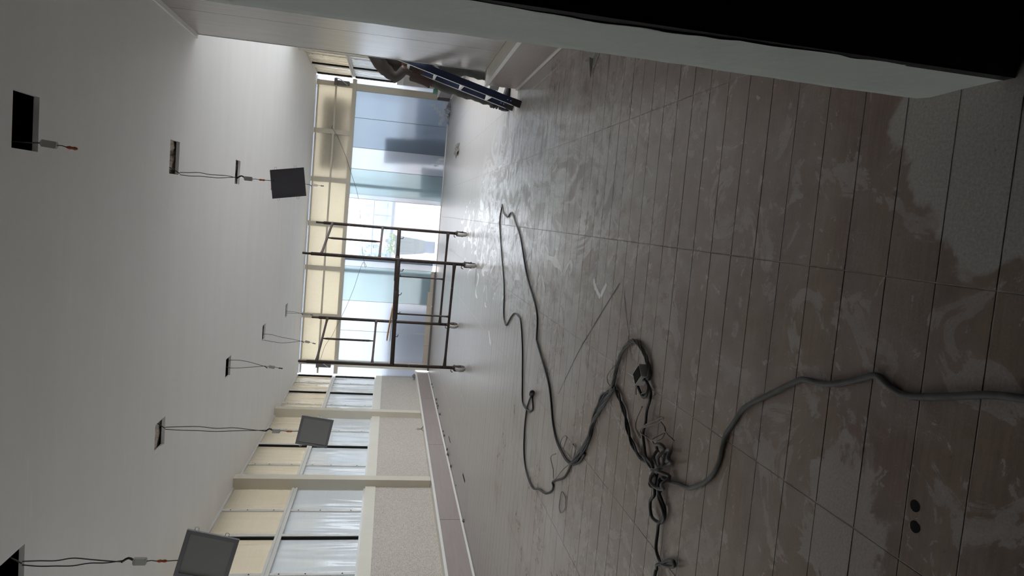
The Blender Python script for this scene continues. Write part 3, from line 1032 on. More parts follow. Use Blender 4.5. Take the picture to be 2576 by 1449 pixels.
# things standing outside the frosted panes, seen as soft shadows through them
tag(MB().bevbox((1.55, 17.0, -0.02), (4.6, 17.4, 0.76), 0.02).build('planter_box', M['outbox']),
    'long low dark box behind the right frosted panes', 'planter box')
lb = MB().obox((1.22, 16.68, -0.02), (0.62, 0.0, 0), (0, 0.04, 0), (-0.08, 0.1, 1.5))
tag(lb.build('leaning_board', M['outbox2']), 'brownish board leaning outside the frosted glass, blurred', 'board')
tag(MB().bevbox((0.38, 16.75, -0.02), (1.12, 17.05, 0.54), 0.02).build('low_crate', M['outbox']),
    'low dark crate behind the frosted pane beside the door', 'crate')
tag(MB().box((0.485, 16.5, -0.02), (0.565, 16.58, 2.6)).build('steel_post', M['outpost']),
    'upright grey post behind the frosted pane right of the door', 'post')
tag(MB().box((-1.62, 16.5, -0.02), (-1.53, 16.58, 2.6)).build('steel_post', M['outpost']),
    'upright grey post behind the frosted pane left of the door', 'post')
tag(MB().bevbox((-4.6, 16.85, -0.02), (-2.55, 17.3, 1.08), 0.03).build('planter_box', M['outbox']),
    'tall dark box behind the left frosted panes and scaffold', 'planter box')
tag(MB().bevbox((-2.35, 16.6, -0.02), (-1.62, 16.9, 0.34), 0.02).build('low_crate', M['outbox']),
    'low crate behind the green-tinted frosted pane', 'crate')
tag(MB().box((0.80, 16.42, 2.40), (2.55, 16.8, 3.0)).box((1.0, 16.36, 2.30), (1.06, 16.7, 2.40)).box((2.3, 16.36, 2.30), (2.36, 16.7, 2.40)).build('air_conditioner', M['outbox2']),
    'dark bulky unit behind the cream clerestory sheets, right end', 'air conditioner')
sh = MB().box((0.7, 17.55, 2.75), (2.9, 17.6, 2.85)).box((0.7, 17.55, -0.02), (0.75, 17.6, 2.8)).box((2.85, 17.55, -0.02), (2.9, 17.6, 2.8))
for k in range(5):
    sh.box((0.9 + k * 0.42, 17.6, 2.42), (0.95 + k * 0.42, 17.65, 3.0))
tag(sh.build('pipe_rack', M['outbox2']), 'rack of bars seen as faint streaks through the clerestory', 'rack')
# posts and louvred screens beyond the left windows
for y in (9.3, 12.65, 15.3):
    tag(MB().box((-5.0, y, -6), (-4.85, y + 0.2, 3.6)).build('outdoor_column', M['outpost']),
        {9.3: 'grey outdoor column beyond the nearest left windows', 12.65: 'grey outdoor column beyond the middle left windows',
         15.3: 'grey outdoor column beyond the farthest left windows'}[y], 'column')

# hazy city: distance haze is mixed into the pale colours
def building(label, x0, x1, y, z1, mt, rows, cols, wz0, wdz):
    r = tag(empty('building', ((x0 + x1) / 2, y, -6)), label, 'building')
    child(MB().box((x0, y, -6), (x1, y + 8, z1)), 'wall', M[mt], r)
    dx = (x1 - x0) / cols
    for a in range(cols):
        for b in range(rows):
            zz = wz0 + b * wdz
            child(MB().box((x0 + dx * (a + 0.28), y - 0.06, zz), (x0 + dx * (a + 0.72), y + 0.02, zz + wdz * 0.45)), 'window', M['bldg_win'], r)
    return r


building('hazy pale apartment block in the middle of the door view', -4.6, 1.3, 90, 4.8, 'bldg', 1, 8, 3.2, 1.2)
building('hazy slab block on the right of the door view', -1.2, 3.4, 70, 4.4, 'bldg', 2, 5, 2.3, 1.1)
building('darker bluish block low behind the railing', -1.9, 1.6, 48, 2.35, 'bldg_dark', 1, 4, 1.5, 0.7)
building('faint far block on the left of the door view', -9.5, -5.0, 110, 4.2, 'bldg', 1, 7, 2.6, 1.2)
rd = tag(empty('red_roof_hut', (-2.6, 40, -6)), 'small hut with a faded red roof beyond the railing', 'hut')
child(MB().box((-3.2, 40, -6), (-1.9, 42, 1.35)), 'wall', M['bldg'], rd)
rp = MB()
rp.quad((-3.4, 39.8, 1.3), (-1.7, 39.8, 1.3), (-2.0, 41, 2.1), (-3.1, 41, 2.1))
rp.quad((-3.4, 42.2, 1.3), (-3.1, 41, 2.1), (-2.0, 41, 2.1), (-1.7, 42.2, 1.3))
rp.quad((-3.4, 39.8, 1.3), (-3.1, 41, 2.1), (-3.1, 41.01, 2.1), (-3.4, 42.2, 1.3))
rp.quad((-1.7, 39.8, 1.3), (-1.7, 42.2, 1.3), (-2.0, 41.01, 2.1), (-2.0, 41, 2.1))
child(rp, 'roof', M['red'], rd)
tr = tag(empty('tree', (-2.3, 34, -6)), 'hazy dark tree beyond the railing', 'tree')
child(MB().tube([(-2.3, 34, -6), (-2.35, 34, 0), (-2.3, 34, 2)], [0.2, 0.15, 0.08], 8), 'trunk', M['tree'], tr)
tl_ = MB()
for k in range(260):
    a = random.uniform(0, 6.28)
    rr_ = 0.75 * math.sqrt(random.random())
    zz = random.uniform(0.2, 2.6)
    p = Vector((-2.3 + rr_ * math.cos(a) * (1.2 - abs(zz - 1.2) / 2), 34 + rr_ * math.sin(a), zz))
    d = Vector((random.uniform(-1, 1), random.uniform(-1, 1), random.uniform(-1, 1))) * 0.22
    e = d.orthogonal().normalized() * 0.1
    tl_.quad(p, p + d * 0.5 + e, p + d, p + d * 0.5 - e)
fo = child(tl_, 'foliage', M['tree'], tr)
fo['kind'] = 'stuff'

# ================================================================== THINGS
# ------------------------------------------------------------------ rolling scaffold
PA, PB, PC, PD = (-0.285, 10.36), (-0.665, 8.97), (-1.785, 10.60), (-2.175, 9.24)
sc = tag(empty('scaffold', (-1.23, 9.79, 0)), 'rolling steel tube scaffold with four caster wheels in mid room', 'scaffold')


def lerp(a, b, t):
    return (a[0] + (b[0] - a[0]) * t, a[1] + (b[1] - a[1]) * t)


for (x, y) in (PA, PB, PC, PD):
    p = child(MB().tube([(x, y, 0.17), (x, y, 2.20)], 0.023, 10), 'post', M['scaf'], sc, True)
    child(MB().tube([(x, y, 2.195), (x, y, 2.31)], 0.016, 10), 'spigot', M['scaf'], p, True)
    # caster: stem plate, fork cheeks, wheel
    ang = random.uniform(-0.1, 0.1) - 0.12
    ax = Vector((math.cos(ang), math.sin(ang), 0))
    fw_ = Vector((-ax.y, ax.x, 0))
    cst = MB().lathe((x, y, 0.155), [(0.045, 0), (0.045, 0.012), (0.028, 0.018), (0.028, 0.035)], 12)
    hub = Vector((x, y, 0.078)) - fw_ * 0.025
    for s in (-1, 1):
        b = hub + ax * (0.034 * s)
        cst.obox(b - fw_ * 0.03 - Vector((0, 0, 0.012)) - ax * 0.003, fw_ * 0.06, ax * 0.006, (0, 0, 0.095))
    cst.lathe(hub - ax * 0.045, [(0.009, 0), (0.009, 0.09)], 8, tuple(ax))
    cst = child(cst, 'caster', M['scaf'], sc)
    wh = MB().lathe(hub - ax * 0.026, [(0.045, 0.0), (0.066, 0.0), (0.077, 0.008), (0.077, 0.044), (0.066, 0.052), (0.045, 0.052)], 24, tuple(ax))
    child(wh, 'wheel', M['wheel'], cst, True)
    hbm = MB().lathe(hub - ax * 0.029, [(0.068, 0), (0.068, 0.058)], 18, tuple(ax))
    child(hbm, 'wheel_hub', M['scaf'], cst)
    child(MB().tube(smooth_path([(x + 0.02, y, 0.2), (x - 0.045, y - 0.02, 0.205), (x - 0.06, y - 0.02, 0.18)], 3), 0.006, 6), 'hook', M['scaf'], cst)


def flare(a, b, z, r=0.019):
    """bar between two posts with flared welds at its ends"""
    pts, rs = [], []
    for t, k in ((0.0, 1.45), (0.05, 1.15), (0.10, 0.95), (0.16, 0.9), (0.84, 0.9), (0.90, 0.95), (0.95, 1.15), (1.0, 1.45)):
        q = lerp(a, b, t)
        pts.append((*q, z if not isinstance(z, tuple) else z[0] + (z[1] - z[0]) * t))
        rs.append(r * k)
    return MB().tube(pts, rs, 10)


for a, b in ((PA, PB), (PC, PD)):
    child(flare(a, b, 2.07, 0.018), 'cross_bar', M['scaf'], sc, True)
    child(flare(a, b, 1.315, 0.018), 'cross_bar', M['scaf'], sc, True)
    q = lerp(a, b, 0.5)
    child(MB().tube([(*q, 1.33), (*q, 1.36), (*q, 1.40), (*q, 2.0), (*q, 2.06)], [0.009, 0.010, 0.016, 0.016, 0.009], 8), 'stub_post', M['scaf'], sc, True)
for a, b in ((PA, PC), (PB, PD)):
    child(flare(a, b, 0.30, 0.020), 'cross_bar', M['scaf'], sc, True)
    # heavy crusted beam at working height with an outer sleeve
    bm_ = child(MB().tube([(*lerp(a, b, t), 1.06 - 0.02 * t) for t in (0, 0.3, 0.6, 1)], 0.030, 10), 'beam', M['scaf'], sc, True)
    child(MB().tube([(*lerp(a, b, 0.28), 1.056), (*lerp(a, b, 0.55), 1.05)], 0.036, 10), 'sleeve', M['scaf'], bm_, True)
    for t in (0.1, 0.32, 0.5, 0.72):
        q = lerp(a, b, t)
        child(MB().tube([(q[0], q[1], 1.03), (q[0], q[1] - 0.01, 0.995), (q[0] + 0.03, q[1] - 0.01, 0.985)], 0.006, 6), 'hook', M['scaf'], bm_)
    q = lerp(a, b, 0.5)
    child(MB().tube([(*q, 0.31), (*q, 0.34), (*q, 0.40), (*q, 1.0), (*q, 1.04)], [0.020, 0.013, 0.012, 0.012, 0.014], 8), 'stub_post', M['scaf'], sc, True)

# strips of board laid on the far beam
pb = MB().obox((-1.40, 9.45, 1.075), (-0.50, 0.13, 0.05), (0.03, 0.20, 0), (0, 0, 0.014))
tag(pb.build('plywood_strip', M['ply']), 'orange-brown plywood strip resting on the scaffold beams', 'board')
pb2 = MB().obox((-1.42, 9.34, 1.073), (-0.46, 0.10, 0.012), (0.02, 0.08, 0), (0, 0, 0.010))
tag(pb2.build('plywood_strip', M['tread']), 'short pale strip under the plywood on the scaffold', 'board')

# ------------------------------------------------------------------ stepladder
ld = tag(empty('ladder', (1.19, 6.86, 0)), 'navy blue ladder with grey treads held by the man', 'ladder')
up = Vector((0.333, 0.35, 1.0))
wd = Vector((0.985, -0.10, -0.20)).normalized()
foot1, foot2 = Vector((1.126, 6.566, 0.012)), Vector((1.162, 7.002, 0.012))
nrm_ = Vector((0.06, 1, 0)).normalized()


def rail(foot, ln):
    a = foot
    r = MB().obox(a + up * 0.07, wd * 0.066, nrm_ * 0.020, up * ln)
    o = child(r, 'rail', M['navy'], ld)
    child(MB().obox(a + up * 0.07 - wd * 0.004, wd * 0.005, nrm_ * 0.026, up * ln), 'rail_edge', M['tread'], o)
    child(MB().obox(a - wd * 0.003 - nrm_ * 0.003, wd * 0.070, nrm_ * 0.03, up * 0.085), 'rubber_foot', M['black_rubber'], o)
    for k in (0.10, 0.13):
        child(MB().lathe(a + up * k + wd * 0.03 - nrm_ * 0.002, [(0.006, 0), (0.005, 0.004)], 8, tuple(-nrm_)), 'rivet', M['tread'], o)


rail(foot1, 1.72)
rail(foot2, 1.72)
for z in (0.27, 0.55, 0.83, 1.11, 1.39, 1.67):
    a = foot1 + up * z + nrm_ * 0.02
    b = foot2 + up * z
    child(MB().obox(a, wd * 0.072, b - a, Vector((0, 0, 0.026))), 'tread', M['tread'], ld)
    child(MB().obox(a - Vector((0, 0, 0.03)) + wd * 0.06, wd * 0.008, b - a, Vector((0, 0, 0.03))), 'tread_lip', M['tread'], ld)

# ------------------------------------------------------------------ man behind the ladder
def skin_mesh(name, verts, edges, radii, mats, root=0, sub=2):
    me = bpy.data.meshes.new(name + '_skeleton')
    me.from_pydata([tuple(v) for v in verts], edges, [])
    ob = bpy.data.objects.new(name + '_skeleton', me)
    C.objects.link(ob)
    sk = ob.modifiers.new('skin', 'SKIN')
    sk.use_smooth_shade = True
    ob.modifiers.new('sub', 'SUBSURF').levels = sub
    sv = me.skin_vertices[0].data
    for i, r in enumerate(radii):
        sv[i].radius = (r, r) if not isinstance(r, tuple) else r
        sv[i].use_root = (i == root)
    dg = bpy.context.evaluated_depsgraph_get()
    dg.update()
    res = bpy.data.meshes.new_from_object(ob.evaluated_get(dg))
    bpy.data.objects.remove(ob)
    bpy.data.meshes.remove(me)
    res.name = name
    res.materials.clear()
    for mt in mats:
        res.materials.append(mt)
    return res


V, E, Rr = [], [], []


def jv(p, r, par=None):
    V.append(Vector(p))
    Rr.append(r)
    if par is not None:
        E.append((par, len(V) - 1))
    return len(V) - 1


pel = jv((1.585, 7.50, 0.95), (0.14, 0.12))
bel = jv((1.61, 7.50, 1.10), (0.145, 0.125), pel)
che = jv((1.655, 7.49, 1.30), (0.165, 0.14), bel)
upc = jv((1.68, 7.48, 1.45), (0.15, 0.12), che)
nek = jv((1.72, 7.48, 1.56), 0.058, upc)
hd1 = jv((1.75, 7.48, 1.63), 0.075, nek)
hd2 = jv((1.765, 7.48, 1.71), 0.098, hd1)
hd3 = jv((1.765, 7.48, 1.79), 0.078, hd2)
# near (right) arm: elbow thrown back, hand on the rail
sh1 = jv((1.645, 7.38, 1.495), 0.085, upc)
ua = jv((1.525, 7.37, 1.415), 0.080, sh1)
el = jv((1.412, 7.36, 1.252), 0.064, ua)
fa = jv((1.475, 7.35, 1.20), 0.058, el)
wr_ = jv((1.525, 7.345, 1.168), 0.047, fa)
pm = jv((1.555, 7.335, 1.155), 0.036, wr_)
# far arm reaching to the other side of the ladder
sh2 = jv((1.69, 7.68, 1.47), 0.08, upc)
el2 = jv((1.86, 7.72, 1.30), 0.058, sh2)
wr2 = jv((1.98, 7.58, 1.33), 0.04, el2)
pm2 = jv((2.02, 7.52, 1.35), 0.034, wr2)
# near leg
h1 = jv((1.515, 7.44, 0.90), 0.118, pel)
t1 = jv((1.435, 7.42, 0.72), 0.098, h1)
k1 = jv((1.378, 7.40, 0.50), 0.080, t1)
s1 = jv((1.335, 7.37, 0.32), 0.072, k1)
a1_ = jv((1.285, 7.34, 0.13), 0.062, s1)
f1 = jv((1.295, 7.335, 0.055), 0.045, a1_)
g1 = jv((1.395, 7.33, 0.045), 0.038, f1)
# far leg
h2 = jv((1.60, 7.60, 0.90), 0.112, pel)
k2_ = jv((1.66, 7.62, 0.50), 0.076, h2)
s2 = jv((1.63, 7.62, 0.30), 0.066, k2_)
a2_ = jv((1.60, 7.62, 0.12), 0.056, s2)
f2 = jv((1.62, 7.62, 0.055), 0.045, a2_)
g2 = jv((1.73, 7.61, 0.045), 0.038, f2)
man = tag(empty('person', (1.55, 7.45, 0)), 'man in brown top and dirty grey trousers gripping the ladder', 'person')
bme = skin_mesh('body', V, E, Rr, [M['shirt'], M['trousers'], M['skin'], M['shirt_red']], pel, 2)
for pol in bme.polygons:
    c = pol.center
    if c.z > 1.575 and (c - Vector((1.75, 7.48, 1.7))).length < 0.25:
        mi = 2
    elif (c - V[pm]).length < 0.055 or (c - V[pm2]).length < 0.055:
        mi = 2
    elif c.z < 0.86 and c.x < 1.9:
        mi = 1
    elif c.z < 1.09 and (c - V[el]).length > 0.12:
        mi = 3
    else:
        mi = 0
    pol.material_index = mi
for v in bme.vertices:      # cloth folds
    c = v.co
    if c.z < 0.88 and c.z > 0.1:
        k = 0.005 * math.sin(c.z * 27 + c.y * 20) + 0.004 * math.sin(c.z * 61 + c.x * 30)
        v.co.x += k
    elif c.z < 1.5:
        v.co.x += 0.005 * math.sin(c.z * 60 + c.x * 44)
    v.co -= Vector((1.55, 7.45, 0))
body = bpy.data.objects.new('body', bme)
C.objects.link(body)
body.parent = man
# fingers curled round the rail
for base, s in ((V[pm], 1), (V[pm2], -1)):
    hb = MB()
    for k in range(4):
        o_ = base + Vector((-0.004 * k, 0.0, -0.027 + 0.018 * k)) + Vector((0.012, -0.012 * s, 0))
        ln = (0.062, 0.072, 0.068, 0.055)[k]
        pts = [o_, o_ + Vector((0.018, -0.022 * s, 0.001)), o_ + Vector((0.035, -0.034 * s, 0.002)),
               o_ + Vector((ln * 0.85, -0.030 * s, 0.0)), o_ + Vector((ln * 0.98, -0.010 * s, -0.003))]
        hb.tube(smooth_path(pts, 3), [0.0095] * 10 + [0.0085, 0.0075, 0.005], 8)
    th = [base + Vector((-0.005, 0.008 * s, 0.022)), base + Vector((0.012, 0.018 * s, 0.038)),
          base + Vector((0.036, 0.012 * s, 0.040)), base + Vector((0.052, 0.0, 0.032))]
    hb.tube(smooth_path(th, 3), [0.0115, 0.0115, 0.011, 0.011, 0.0105, 0.010, 0.010, 0.009, 0.008, 0.006], 8)
    child(hb, 'fingers', M['skin'], man, True)
# rolled cuff, untucked hem
child(MB().tube(smooth_path([V[wr_] + Vector((-0.03, 0.012, 0.014)), V[wr_] + Vector((0.006, -0.004, -0.003))], 4),
                [0.052, 0.055, 0.054, 0.050, 0.048], 12), 'cuff', M['shirt'], man, True)
hm = MB()
rings = []
for k, (z, rx, ry, ox) in enumerate(((1.10, 0.150, 0.17, 1.60), (1.02, 0.158, 0.185, 1.585), (0.95, 0.168, 0.195, 1.572), (0.885, 0.178, 0.20, 1.56))):
    ring = []
    for a in range(28):
        t = 2 * math.pi * a / 28
        wob = 1 + 0.05 * math.sin(5 * t + k) + 0.03 * math.sin(9 * t + 2 * k)
        ring.append((ox + rx * math.cos(t) * wob, 7.50 + ry * math.sin(t) * wob, z + 0.014 * math.sin(4 * t + 1)))
    rings.append(ring)
for A, B in zip(rings, rings[1:]):
    for a in range(28):
        b = (a + 1) % 28
        hm.quad(A[a], B[a], B[b], A[b])
child(hm, 'shirt_hem', M['shirt_red'], man, True)
# face and hair
fc = MB()
fc.lathe((1.865, 7.48, 1.70), [(0.016, -0.02), (0.017, 0.0), (0.006, 0.03)], 8, (0.3, 0, 0.5))
child(fc, 'nose', M['skin'], man, True)
for s in (-1, 1):
    child(MB().lathe((1.848, 7.48 + 0.033 * s, 1.725), [(0.004, -0.008), (0.011, 0.0), (0.004, 0.008)], 10, (1, 0, 0)), 'eye', M['hair'], man, True)
    child(MB().lathe((1.76, 7.48 + 0.093 * s, 1.71), [(0.01, -0.01), (0.028, 0.0), (0.01, 0.012)], 10, (0, s, 0)), 'ear', M['skin'], man, True)
child(MB().box((1.84, 7.455, 1.655), (1.855, 7.505, 1.662)), 'mouth', M['shirt_red'], man)
hr = MB()
nn = 8
for i in range(nn):
    for j in range(16):
        def hp(i_, j_):
            a, b = math.pi * 0.62 * i_ / nn, 2 * math.pi * j_ / 16
            return (1.752 - 0.006 + 0.108 * math.sin(a) * math.cos(b), 7.48 + 0.104 * math.sin(a) * math.sin(b), 1.765 + 0.105 * math.cos(a) + 0.02 * math.cos(b) * math.sin(a))
        hr.quad(hp(i, j), hp(i + 1, j), hp(i + 1, j + 1), hp(i, j + 1))
child(hr, 'hair', M['hair'], man, True)
# boots
for (ax_, ay_, fy_) in ((1.29, 7.34, 7.33), (1.605, 7.62, 7.61)):
    b = MB()
    secs = [(-0.085, 0.042, 0.085), (-0.06, 0.050, 0.115), (0.0, 0.052, 0.12), (0.06, 0.050, 0.085), (0.12, 0.053, 0.07), (0.17, 0.048, 0.058), (0.195, 0.028, 0.04)]
    gr = []
    for sx, hw, hh in secs:
        row = []
        for k in range(10):
            t = 2 * math.pi * k / 10
            zz = 0.5 * hh + 0.5 * hh * math.sin(t)
            row.append((ax_ + sx, ay_ + (fy_ - ay_) * sx + hw * math.cos(t), max(0.002, zz)))
        gr.append(row)
    for A, B in zip(gr, gr[1:]):
        for k in range(10):
            b.quad(A[k], A[(k + 1) % 10], B[(k + 1) % 10], B[k])
    n = len(b.v)
    b.v += gr[0] + gr[-1]
    b.f += [tuple(range(n, n + 10)), tuple(reversed(range(n + 10, n + 20)))]
    b.m += [0, 0]
    bo = child(b, 'boot', M['boot'], man, True)
    # bunched shaft folds
    for k in range(4):
        z = 0.10 + 0.03 * k
        child(MB().tube([(ax_ + 0.066 * math.cos(t) - 0.004 + 0.004 * k, ay_ + 0.062 * math.sin(t), z + 0.008 * math.sin(2 * t + k)) for t in [2 * math.pi * q / 16 for q in range(17)]], 0.014, 6, cap=False), 'fold', M['boot'], bo, True)

# ------------------------------------------------------------------ ceiling light panels hanging on their cables
def hang_cable(parent, top, bot, sway=0.02, r=0.0035, name='cable', mt='wire_dark', seed=0):
    rnd = random.Random(seed)
    pts = []
    n = 6
    for k in range(n + 1):
        t = k / n
        w = math.sin(math.pi * t) * sway * (1 + rnd.uniform(-0.5, 0.5))
        pts.append((top[0] + (bot[0] - top[0]) * t + w, top[1] + (bot[1] - top[1]) * t + rnd.uniform(-1, 1) * 0.004, top[2] + (bot[2] - top[2]) * t))
    return child(MB().tube(smooth_path(pts, 4), r, 6), name, M[mt], parent, True)


def driver_unit(root, p, tilt=0.0, L_=0.07, orange=True, tail=0.06):
    """driver box, its lead and the two-part connector below it"""
    p = Vector(p)
    a = Vector((math.sin(tilt), 0, -math.cos(tilt)))
    s = Vector((math.cos(tilt), 0, math.sin(tilt)))
    d = child(MB().obox(p - s * 0.019 - Vector((0, 0.012, 0)), s * 0.038, (0, 0.024, 0), a * L_), 'driver', M['driver'], root)
    for k in (0.0, 1.0):
        q = p + a * (L_ * k)
        child(MB().obox(q - s * 0.012 - Vector((0, 0.014, 0)) - a * 0.004, s * 0.024, (0, 0.028, 0), a * 0.008), 'end_cap', M['driver'], d)
    e = p + a * (L_ + tail)
    child(MB().tube([p + a * L_, (p + a * L_ + e) / 2 + s * 0.004, e], 0.003, 6), 'lead', M['wire_dark'], root)
    c = child(MB().tube([e, e + a * 0.015, e + a * 0.028, e + a * 0.042, e + a * 0.055], [0.005, 0.010, 0.007, 0.010, 0.005], 8), 'connector', M['orange' if orange else 'wire_dark'], root, True)
    return e + a * 0.055


def led_panel(name, label, corners, y, hole_x, top_z, drv, back=False, seed=1, loops=True):
    """corners: (x,z) top-right, bottom-right, bottom-left, top-left in the plane y, clockwise"""
    cxm = sum(c[0] for c in corners) / 4
    czm = sum(c[1] for c in corners) / 4
    root = tag(empty(name, (cxm, y, czm)), label, 'ceiling light', 'light panels dangling from the ceiling')
    P_ = [Vector((c[0], y, c[1])) for c in corners]
    ex = (P_[0] - P_[3]).normalized()
    ez = (P_[3] - P_[2]).normalized()
    w, h = (P_[0] - P_[3]).length, (P_[3] - P_[2]).length
    o = P_[2]
    yv = Vector((0, 1, 0))
    fr = MB()
    bw = 0.024
    for (a, b, c_, d_) in ((0, 0, w, bw), (0, h - bw, w, bw), (0, bw, bw, h - 2 * bw), (w - bw, bw, bw, h - 2 * bw)):
        fr.obox(o + ex * a + ez * b, ex * c_, yv * 0.014, ez * d_)
    if back:
        fr = MB().obox(o, ex * w, yv * 0.014, ez * h)
        child(fr, 'back_plate', M['led_back'], root)
        for u in (0.06, 0.94):
            child(MB().obox(o + ex * (w * u - 0.004) + ez * 0.02 - yv * 0.004, ex * 0.008, yv * 0.004, ez * (h - 0.04)), 'rib', M['led_back'], root)
        child(MB().lathe(o + ex * (w * 0.62) + ez * (h - 0.025) - yv * 0.004, [(0.006, 0), (0.006, 0.006)], 8, (0, 1, 0)), 'grommet', M['black_rubber'], root)
    else:
        child(fr, 'frame', M['led_frame'], root)
        child(MB().obox(o + ex * bw + ez * bw + yv * 0.004, ex * (w - 2 * bw), yv * 0.006, ez * (h - 2 * bw)), 'diffuser', M['led_diff'], root)
        child(MB().obox(o + ex * 0.004 + ez * 0.004 + yv * 0.0145, ex * (w - 0.008), yv * 0.004, ez * (h - 0.008)), 'back_plate', M['led_back'], root)
    for u in (0.22, 0.80):          # spring clips on both sides
        for s_, q in ((-1, o), (1, o + ex * w)):
            b0 = q + ez * (h * u) + yv * 0.012
            pts = [b0, b0 + ex * (0.018 * s_), b0 + ex * (0.022 * s_) + ez * 0.01, b0 + ex * (0.018 * s_) + ez * 0.02, b0 + ez * 0.02]
            child(MB().tube(pts, 0.0018, 5), 'clip', M['alu'], root)
    # cable from the ceiling, driver, connector, lead into the panel
    hang_cable(root, (hole_x, y, top_z), (drv[0] - 0.004, y, drv[1] + 0.06), 0.016, seed=seed)
    hang_cable(root, (hole_x - 0.02, y, top_z), (drv[0] + 0.006, y, drv[1] + 0.06), -0.014, seed=seed + 9)
    child(MB().tube(smooth_path([(drv[0] - 0.004, y, drv[1] + 0.065), (drv[0] + 0.02, y, drv[1] + 0.03), (drv[0] + 0.006, y, drv[1])], 3), 0.007, 6), 'splice', M['black_rubber'], root, True)
    e = driver_unit(root, (drv[0], y, drv[1]), 0.0, 0.065)
    child(MB().tube([e, (e.x + 0.002, y + 0.004, czm + h * 0.46)], 0.003, 6), 'lead', M['wire_dark'], root)
    child(MB().tube(smooth_path([(hole_x + 0.05, y, CZ + 0.08), (hole_x + 0.03, y, CZ + 0.02), (hole_x - 0.01, y, top_z)], 3), 0.004, 6), 'cable', M['wire_dark'], root)
    return root


led_panel('ceiling_light', 'dark grey back of a square light panel hanging by the cream clerestory',
          ((0.318, 2.035), (0.060, 1.995), (0.003, 2.295), (0.268, 2.33)) if False else ((0.268, 2.33), (0.318, 2.035), (0.06, 1.993), (0.006, 2.292)),
          6.42, 0.17, 3.10, (0.17, 2.545), True, 3)
led_panel('ceiling_light', 'square framed light panel hanging in front of the left windows',
          ((-2.03, 1.90), (-2.07, 1.603), (-2.35, 1.65), (-2.31, 1.948)), 6.39, -2.18, 3.11, (-2.19, 2.16), False, 5)
led_panel('ceiling_light', 'nearest and largest-looking light panel, cut off by the picture edge',
          ((-1.965, 2.24), (-2.03, 1.95), (-2.31, 2.012), (-2.245, 2.305)), 3.97, -2.15, 3.10, (-2.155, 2.52), False, 8)


def loose_lead(label, x, y, zt, drv, seed, loop=0.05, tilt=0.0, orange=False, cable=True, tail=0.05):
    r = tag(empty('driver_cable', (x, y, zt)), label, 'cable', 'loose light drivers dangling from the ceiling')
    if cable:
        hang_cable(r, (x, y, 3.545), (drv[0] - 0.005, y, drv[1] + 0.05), loop, 0.0035, seed=seed)
        hang_cable(r, (x - 0.015, y, 3.545), (drv[0] + 0.005, y, drv[1] + 0.05), -loop * 0.7, 0.0035, seed=seed + 4)
        child(MB().tube([(drv[0], y, drv[1] + 0.055), (drv[0] - 0.022, y, drv[1] + 0.02)], [0.004, 0.008], 6), 'splice', M['black_rubber'], r)
        child(MB().tube([(drv[0], y, drv[1] + 0.055), (drv[0], y, drv[1])], 0.003, 6), 'lead', M['wire_dark'], r)
    else:
        child(MB().tube([(x, y, 3.545), (x + 0.01, y, CZ - 0.02), (drv[0], y, drv[1])], 0.004, 6), 'cable', M['wire_dark'], r)
    driver_unit(r, (drv[0], y, drv[1]), tilt, 0.07, orange, tail)
    return r


loose_lead('short orange-tipped driver lead hanging from the nearest right cut-out', 0.18, 3.97, 3.09, (0.195, 3.07), 21, 0.01, -0.08, True, False)
loose_lead('looped grey leads and driver below the third left cut-out', -2.18, 8.96, 3.12, (-2.20, 2.64), 22, 0.05, -0.12)
loose_lead('leads and driver hanging against the clerestory, fourth left cut-out', -2.31, 11.42, 3.13, (-2.345, 2.475), 23, 0.07, -0.2)
loose_lead('farthest pair of leads on the left, reaching the clerestory top', -2.22, 13.83, 3.12, (-2.27, 2.80), 24, 0.03, -0.1)
loose_lead('driver dangling just beyond the dark panel back', 0.32, 11.4, 3.12, (0.295, 2.51), 25, 0.03, 0.0)

# ------------------------------------------------------------------ cables on the floor
def floor_cable(name, label, pts, r, mt, group=None, lift=0.0, seed=0, sub=5, twist=0):
    rnd = random.Random(seed)
    P3 = []
    for i, p in enumerate(pts):
        z = p[2] if len(p) > 2 else r + 0.0008 + lift
        P3.append((p[0], p[1], z))
    path = smooth_path(P3, sub)
    mb = MB()
    if twist:
        n = len(path)
        for s in range(twist):
            q = []
            for i, p in enumerate(path):
                a = i * 0.55 + 2 * math.pi * s / twist
                d = (path[min(i + 1, n - 1)] - path[max(i - 1, 0)])
                side = Vector((-d.y, d.x, 0)).normalized() if d.length > 1e-6 else Vector((1, 0, 0))
                q.append(p + side * (r * 1.0 * math.cos(a)) + Vector((0, 0, r * (1 + math.sin(a)) * 0.9)))
            mb.tube(q, r * 0.9, 6)
    else:
        mb.tube(path, r, 7)
    return tag(mb.build(name, M[mt], None, True), label, 'cable', group)


loop_a = [(0.155,7.176),(-0.039,7.237),(-0.375,6.929),(-0.684,6.62),(-0.956,6.507),(-1.027,6.399),(-1.035,6.302),(-0.967,6.18),(-0.908,6.079),(-0.859,5.938),(-0.857,5.763),(-0.89,5.636),(-1.073,5.482),(-1.324,5.37),(-1.485,5.301),(-1.522,5.226),(-1.516,5.087),(-1.499,4.979),(-1.451,4.895),(-1.403,4.922),(-1.365,4.957)]
loop_b = [(-1.351,4.957),(-1.404,5.02),(-1.479,5.082),(-1.545,5.109),(-1.691,5.116),(-1.872,5.057),(-1.971,4.91),(-1.994,4.686),(-1.929,4.504),(-1.875,4.307),(-1.796,4.16),(-1.746,4.121),(-1.729,4.151),(-1.677,4.062),(-1.601,3.912),(-1.529,3.833),(-1.457,3.777),(-1.349,3.661),(-1.217,3.528),(-1.128,3.473),(-1.041,3.42),(-0.979,3.377),(-0.878,3.26),(-0.825,3.166)]
